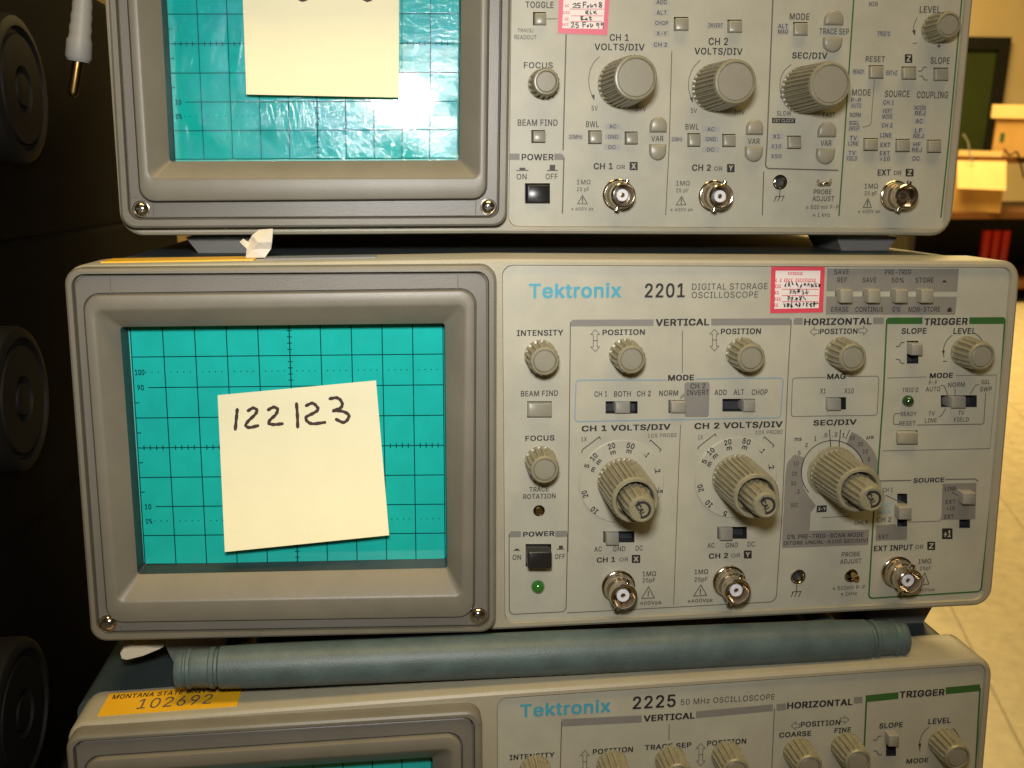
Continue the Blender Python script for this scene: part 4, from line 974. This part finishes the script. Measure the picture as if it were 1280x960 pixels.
S.line([(702, 902), (699, 1010)], 1.3, 'line'); S.line([(968, 885), (963, 1000)], 1.2, 'line'); S.line([(836.5, 905), (836, 925)], 1, 'line')
S.line([(1083, 874), (1077, 1000)], 2.5, G); S.line([(1225, 860), (1217, 1000)], 2.5, G)
S.texts([('Tektronix', 650, 763, 885, 18, 'brand', .014), ('2225', 791, 844.5, 877, 17, 'ink', .008), ('50 MHz OSCILLOSCOPE', 851, 968, 874, 7.4, IG, -.004), ('VERTICAL', 804.6, 868.5, 896, 8.6, 'ink', .02), ('INTENSITY', 637, 693, 945, 7.2),
 ('POSITION', 741, 791, 938, 7.2), ('TRACE SEP', 806, 864, 932.5, 7), ('POSITION', 884, 932.6, 927.5, 7.2), ('HORIZONTAL', 984, 1065.5, 879.5, 8.6, 'ink', .02), ('POSITION', 1001, 1050, 904, 6.8), ('COARSE', 974, 1013.8, 917.5, 6.8), ('FINE', 1043, 1063.6, 912.5, 6.6),
 ('TRIGGER', 1124.5, 1180.5, 866.5, 8.6, 'ink', .02), ('SLOPE', 1099, 1128.3, 906.3, 6.8), ('LEVEL', 1160.5, 1188.3, 900.8, 7), ('MODE', 1133, 1160.3, 950.5, 6.2)])
updown(S, 731, 938, 966); updown(S, 876, 929, 957); leftright(S, 989, 907, 1, .95); leftright(S, 1061, 899.5, -1, .95)
step(S, 1091, 922.5, 1); step(S, 1091.5, 941, -1)
S.line(lv(1178, 932, 29, 125, 196), 1., IG); S.line(lv(1174, 930, 26, -10, 51), 1.1, IG); S.poly([(1147.5, 930), (1151.5, 929), (1150, 936)], 'ink')
# asset tag wrapped on top of the molding
def top_tag(S, mq, pts, zoff, m, name, texts=()):
    """thin label on the top face of a molding; pixels cast onto that face"""
    z = zoff
    def on(px, py):
        r = S.ri @ ray(px, py); t = (z-S.o.z)/r.z; return S.o+r*t
    q = [on(*p) for p in pts]
    mb = MB(); mb.loft([[v+Vector((0, 0, -.0002)) for v in q], [v+Vector((0, 0, .00012)) for v in q]], cap1=True)
    o = mb.build(name, m, S.root)
    return o, on, q
ztop = min(p.y for p in mq[:3]); 
def tagtext(o, q, t, u0, u1, v, h, col, bold=.01):
    Text.need(t, bold); TAGS.append((o, q, t, u0, u1, v, h, col, bold))
TAGS = []
def molding_z(mq, x):
    a, b, c = mq[0], mq[1], mq[2]
    return a.y+(b.y-a.y)*(x-a.x)/(b.x-a.x) if x < b.x else b.y+(c.y-b.y)*(x-b.x)/(c.x-b.x)
zt = molding_z(mq, mq[0].x+.036)+.0003
# build the tag to follow the slope of the molding's top edge
def slope_tag(S, mq, x0, x1, d0, d1, m, name):
    q = [Vector((x0, -d1*.001, molding_z(mq, x0)+.0003)), Vector((x1, -d1*.001, molding_z(mq, x1)+.0003)), Vector((x1, -d0*.001, molding_z(mq, x1)+.0003)), Vector((x0, -d0*.001, molding_z(mq, x0)+.0003))]
    mb = MB(); mb.loft([[v+Vector((0, 0, -.0004)) for v in q], [v+Vector((0, 0, .00015)) for v in q]], cap1=True)
    return mb.build(name, m, S.root), [v+Vector((0, 0, .0002)) for v in q]
xa = S.p2(121, 888, -3).x; xb = S.p2(296, 880, -3).x
o, q = slope_tag(S, mq, xa, xb, -3.2, -17.5, 'orange', 'asset_tag')
tagtext(o, q, 'MONTANA STATE UNIVERSITY', .04, .96, .20, .20, 'ink', .005); tagtext(o, q, '102692', .26, .80, .62, .46, 'line', -.005)
xa = MID.p2(128, 326, -8).x; xb = MID.p2(318, 324, -8).x
MQ = MID.quad([(79, 331.5), (620, 322.5), (1278, 326), (1240, 757.5), (625, 788.5), (114, 801)], 0)
slope_tag(MID, MQ, xa, xb, -6, -20, 'orange', 'asset_tag')
xa = MID.p2(330, 326, -8).x; xb = MID.p2(470, 324, -8).x
o2, q2 = slope_tag(MID, MQ, xa, xb, -8, -19, 'dredge', 'inventory_label')
# carrying handle over the front of the lowest instrument
hd = -10
A = S.at(219, 836.5, hd); B = S.at(1131, 797, hd)
Rr = .0074
hroot = empty('h', Matrix.Identity(4), '', ''); bpy.data.objects.remove(hroot)
n = 60; ax = (B-A).normalized(); Lh = (B-A).length
prof = [(0, .55), (.0006, .80), (.0016, .86), (.0030, .86), (.0034, .80), (.0040, .80), (.0044, .89), (.0054, .89), (.0058, .82), (.0064, .84), (.0114, .86), (.0118, .92), (.0132, .93), (.0135, .83), (.0143, .83), (.015, .95), (.03, .99)]
pr = prof+[(Lh/2, 1.03)]+[(Lh-t, r) for t, r in reversed(prof)]
P = [A+ax*t for t, r in pr]
mb = MB(); loops = []
u0 = ax.orthogonal().normalized(); v0 = ax.cross(u0)
for p, (t, r) in zip(P, pr): loops.append([p+u0*(Rr*r*math.cos(2*math.pi*k/40))+v0*(Rr*r*math.sin(2*math.pi*k/40)) for k in range(40)])
mb.loft(loops, True, True); hg = mb.build('carrying_handle', 'handle', S.root, 35)
for e, sg in ((A+ax*.02, -1), (B-ax*.02, 1)):     # arms run back under the middle instrument to the hinges
    e2 = Vector((e.x, e.y+.12, e.z-.009)); e3 = Vector((e.x, e.y+.15, e.z-.0095))
    tube([e+Vector((0, .002, -.0035)), e2, e3], [.004, .004, .004], 10).build('handle_arm', 'handle', hg, 50)

# feet under the upper two instruments
def foot(S, px0, px1, py, d, hgt, dep, m='foot'):
    a = S.at(px0, py, d); b = S.at(px1, py, d); z = a.z
    mb = MB(); k = (b.x-a.x)*.16
    mb.loft([[(a.x+k, -d*.001+.002, z-hgt), (b.x-k, -d*.001+.002, z-hgt), (b.x-k, -d*.001+dep, z-hgt), (a.x+k, -d*.001+dep, z-hgt)],
             [(a.x, -d*.001, z), (b.x, -d*.001, z), (b.x, -d*.001+dep+.002, z), (a.x, -d*.001+dep+.002, z)]], True, True)
    return mb.build('foot', m, S.root)
foot(TOP, 232, 334, 296.5, -14, .0075, .03); foot(TOP, 1046, 1122, 296.5, -14, .0075, .03)
foot(TOP, 232, 334, 296.5, -250, .0075, .03); foot(TOP, 1046, 1122, 296.5, -250, .0075, .03)
foot(MID, 203, 285, 799.5, -17, .0125, .03); foot(MID, 1085, 1168, 757, -26, .0125, .03)
foot(MID, 205, 275, 795, -250, .014, .03); foot(MID, 1085, 1165, 755, -250, .014, .03)

# ------------------------------------------------------------------ flush all lettering
Text.flush()
NM = {k: 'panel_print' for k in M}
NM.update({'ink': 'black_lettering', 'inkgrey': 'thin_lettering', 'brand': 'brand_lettering', 'line': 'panel_lines', 'grey': 'grey_panel_bands', 'dgrey': 'grey_panel_fields', 'tag': 'lettering_fields', 'green': 'green_trigger_outline',
           'blue': 'blue_mode_outline', 'panel': 'reversed_lettering', 'tealblue': 'blue_lettering'})
for S in (MID, TOP, BOT):
    S.finish_texts(); S.finish(NM); finish_screen(S); finish_cal(S); finish_stickers(S)
for o, q, t, u0, u1, v, h, col, bold in TAGS:
    vs, fs = Text.cache[(t, bold, 0.)]
    if not vs: continue
    mb = MB(); a, b, c, d = q      # a back-left, b back-right, c front-right, d front-left
    out = []
    for x, y in vs:
        uu = u0+(x+.5)*(u1-u0); vv = v-y*h+0
        out.append((a.lerp(b, uu)).lerp(d.lerp(c, uu), vv)+Vector((0, 0, .00006)))
    mb.add(out, fs); mb.build('tag_lettering', col, o)['kind'] = 'stuff'

# ------------------------------------------------------------------ sticky notes
def note(S, corners, base, lift, label, strokes, sw, bulge=0.):
    """curled sheet of paper: corners TL TR BR BL in pixels, lifting away from the screen towards the bottom edge"""
    n = 16; TLc, TRc, BRc, BLc = [Vector(c) for c in corners]
    def dep(u, v): return base+lift*v*v+bulge*math.sin(math.pi*u)*v
    def pos(u, v, e=0.):
        p = (TLc.lerp(TRc, u)).lerp(BLc.lerp(BRc, u), v); return S.at(p.x, p.y, dep(u, v)+e)
    mb = MB(); N = n+1
    front = [pos(i/n, j/n, .15) for j in range(N) for i in range(N)]; back = [pos(i/n, j/n, 0) for j in range(N) for i in range(N)]
    fs = []
    for j in range(n):
        for i in range(n):
            a = j*N+i; fs.append((a, a+N, a+N+1, a+1)); fs.append((N*N+a, N*N+a+1, N*N+a+N+1, N*N+a+N))
    for i in range(n):
        for a, b in ((i, i+1), (n*N+i+1, n*N+i), ((i+1)*N, i*N), (i*N+n, (i+1)*N+n)): fs.append((a, b, N*N+b, N*N+a))
    mb.add(front+back, fs)
    root = empty('sticky_note', TW @ S.m, label, 'note'); mb.build('paper_sheet', 'note', root, 40)
    # handwriting
    inv = lambda px, py: (((px-TLc.x)-(py-TLc.y)*(BLc.x-TLc.x)/(BLc.y-TLc.y))/(TRc.x-TLc.x), 0)
    def uv(px, py):
        u, v = .5, .5
        for _ in range(12):
            p = (TLc.lerp(TRc, u)).lerp(BLc.lerp(BRc, u), v)
            u += (px-p.x)/(TRc.x-TLc.x); v += (py-p.y)/(BLc.y-TLc.y)
        return u, v
    for stk in strokes:
        mb = MB(); P = arcpts([(x, y, 0) for x, y in stk], 6)
        L = []; Rr = []
        for i, p in enumerate(P):
            d = (P[min(i+1, len(P)-1)]-P[max(i-1, 0)]).normalized(); nn = Vector((-d.y, d.x, 0))*sw*(.5+.07*math.sin(i*1.3))
            for lst, q in ((L, p+nn), (Rr, p-nn)):
                u, v = uv(q.x, q.y); lst.append(pos(u, v, .30))
        vs = []; 
        for a, b in zip(L, Rr): vs += [a, b]
        mb.add(vs, [(2*i, 2*i+1, 2*i+3, 2*i+2) for i in range(len(P)-1)])
        for p in (P[0], P[-1]):
            c = [pos(*uv(p.x+sw*.5*math.cos(k*math.pi/5), p.y+sw*.5*math.sin(k*math.pi/5)), .31) for k in range(10)]
            mb.add(c, [tuple(range(10))])
        mb.build('handwriting', 'penbrown', root)
    return root
za = lambda *p: [(140+x/5.3333, 390+y/5.3333) for x, y in p]
zb = lambda *p: [(360+x/5.3333, 390+y/5.3333) for x, y in p]
note(MID, [(272, 494), (470, 475.5), (486.5, 669), (281, 690)], DS+.4, 7.0, 'yellow sticky note with handwritten 122 123 on the middle teal screen',
     [za((835, 650), (830, 700), (822, 780)), za((908, 658), (940, 640), (966, 655), (952, 685), (910, 725), (892, 755), (915, 770), (972, 758)), za((1042, 652), (1078, 634), (1104, 650), (1090, 685), (1055, 718), (1046, 742), (1080, 750), (1135, 745)),
      za((1230, 612), (1236, 690), (1238, 766)), zb((122, 624), (160, 608), (185, 622), (200, 650), (170, 674), (122, 700), (128, 728), (165, 745), (245, 736)), zb((280, 578), (325, 572), (352, 590), (362, 622), (340, 645), (300, 658), (355, 660), (402, 682), (400, 712), (370, 736), (322, 716))], 4.0)
note(TOP, [(301, -66), (499, -66), (498.5, 122), (308, 118)], DS+.4, 6.0, 'plain yellow sticky note on the uppermost screen beside the bright glint',
     [[(371, -9), (374, -1.2), (379, .6), (384, -1.5)], [(451, -8), (455, -1), (460, .8), (465, -2), (467, -8)]], 3.2)

# ------------------------------------------------------------------ loose bits
S = MID
zt = molding_z(MQ, MID.p2(320, 325, -10).x)
out = [(341, 286), (340, 302.5), (338.8, 311), (331, 322), (307, 322), (308.5, 311), (299.4, 302.5), (303.8, 298.5), (310, 302.5), (315, 294), (324, 287)]
dd = [-17, -14, -15, -12, -12, -13, -10, -14, -16, -14, -18]
fr = [S.at(x, y, d) for (x, y), d in zip(out, dd)]; cen = [S.at(x, y, d) for x, y, d in ((322, 303, -9), (330, 296, -12), (316, 312, -10.5))]
mb = MB(); vs = fr+cen; N = len(vs)
tri = [(0, 1, 12), (1, 2, 11), (1, 11, 12), (2, 3, 13), (2, 13, 11), (3, 4, 13), (4, 5, 13), (5, 6, 8), (6, 7, 8), (5, 8, 11), (5, 11, 13), (8, 9, 11), (9, 12, 11), (9, 10, 12), (10, 0, 12)]
bk = [v+Vector((0, .0006, 0)) for v in vs]
mb.add(vs+bk, [t[::-1] for t in tri]+[(a+N, b+N, c+N) for a, b, c in tri]+[(i, (i+1) % 11, (i+1) % 11+N, i+N) for i in range(11)])
o = mb.build('torn_paper', 'paper'); o.matrix_world = TW @ S.m
tag(o, 'crumpled torn white paper scrap stuck up on the middle instrument beside the orange tag', 'paper scrap')
S = BOT
out = [(149, 817), (153, 811), (163, 807), (182, 806.5), (203, 810.5), (180, 820), (158, 825.5), (151, 824)]
q = [S.p2(x, y, -26) for x, y in out]
mb = MB(); mb.loft([S.loop3(q, -40), S.loop3(q, -27), S.loop3([p.lerp(sum(q, Vector((0, 0)))/8, .08) for p in q], -26)], True, True)
o = mb.build('plastic_wedge', 'whitepl', None, 30); o.matrix_world = TW @ S.m
tag(o, 'small cream plastic wedge under the corner of the middle instrument', 'wedge')

# ------------------------------------------------------------------ neighbouring stack on the left: dark instruments with handle hubs
XW = -.172
HUB = mesh_of(lathe([(31, 0), (31, 9), (30, 11), (28.5, 11.8), (26, 12), (25.5, 10.2), (23, 10.0), (22.5, 11.6), (10, 11.8), (9, 9.8), (7, 9.6), (6.6, 11.6), (3, 11.8)], 64), 'handle_hub', 'darkmold', 30)
ROUNDARM = None
for i, (py, lab) in enumerate(((112, 'dark instrument side with round handle hub, topmost of the neighbouring stack'), (500, 'dark instrument side with round handle hub, between the other two of its stack'), (893, 'dark instrument side with round handle hub, at the bottom of the neighbouring stack'))):
    r = ray(-6, py); t = XW/r.x; c = r*t
    root = empty('dark_instrument', TW @ Matrix.Translation((XW, c.y, c.z)), lab, 'instrument')
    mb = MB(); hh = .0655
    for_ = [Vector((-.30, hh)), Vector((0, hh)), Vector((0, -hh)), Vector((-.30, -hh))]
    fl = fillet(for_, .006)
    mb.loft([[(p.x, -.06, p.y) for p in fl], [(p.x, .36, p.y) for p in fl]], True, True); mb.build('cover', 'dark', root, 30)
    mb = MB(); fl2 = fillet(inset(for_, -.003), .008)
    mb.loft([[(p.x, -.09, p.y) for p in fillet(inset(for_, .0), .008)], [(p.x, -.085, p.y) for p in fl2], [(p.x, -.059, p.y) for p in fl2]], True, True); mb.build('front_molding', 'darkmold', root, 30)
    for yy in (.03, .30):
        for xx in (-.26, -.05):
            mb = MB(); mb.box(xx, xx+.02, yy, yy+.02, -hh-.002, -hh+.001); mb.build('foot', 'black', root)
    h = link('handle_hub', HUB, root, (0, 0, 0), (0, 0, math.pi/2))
# plug hanging between the stacks
r = ray(96, 78); c0 = r*(.44/r.y)
def pl(px, py, Y):
    r = ray(px, py); return r*(Y/r.y)
plug = empty('cable_plug', TW @ Matrix.Translation(pl(94, 78, .44)), 'white ribbed cable plug with a brass tip hanging in the dark gap', 'plug')
o_ = pl(94, 78, .44)
top_ = pl(108, -60, .44)-o_; b1 = pl(101, 18, .44)-o_; b2 = pl(98, 72, .44)-o_; t1 = pl(99.5, 62, .44)-o_; t2 = pl(90.5, 121, .44)-o_
pts = []; rad = []
for k in range(19):
    f_ = k/18; pts.append(top_.lerp(b2, f_)); rad.append((.0029+.0020*f_)*(1 if k % 2 else .93))
tube(pts, rad, 20).build('strain_relief', 'boot', plug, 50)
dx = (t2-t1)
tube([t1, t1+dx*.9, t1+dx*.96, t1+dx], [.0021, .0020, .0017, .0008], 18).build('brass_tip', 'copper', plug, 50)
pa = pl(84, 82, .44)-o_
tube([b2.lerp(b1, .4), b2, b2+(b2-b1)*.10], [.0049, .0051, .0040], 20).build('plug_body', 'boot', plug, 50)

# ------------------------------------------------------------------ cart carrying both stacks
zb_ = (BOT.m @ Vector((0, 0, min(p.y for p in bcov)))).z
cart = empty('equipment_cart', TW @ Matrix.Translation((-.12, .48, zb_)), 'steel cart with a tilted shelf under the instrument stacks', 'cart')
mb = MB(); mb.box(-.42, .32, -.20, .22, -.022, -.0005); mb.build('shelf', 'steel', cart)
for x in (-.40, .28):
    for y in (-.17, .19):
        mb = MB(); mb.box(x, x+.025, y, y+.025, -.82, -.0225); mb.build('leg', 'steel', cart)
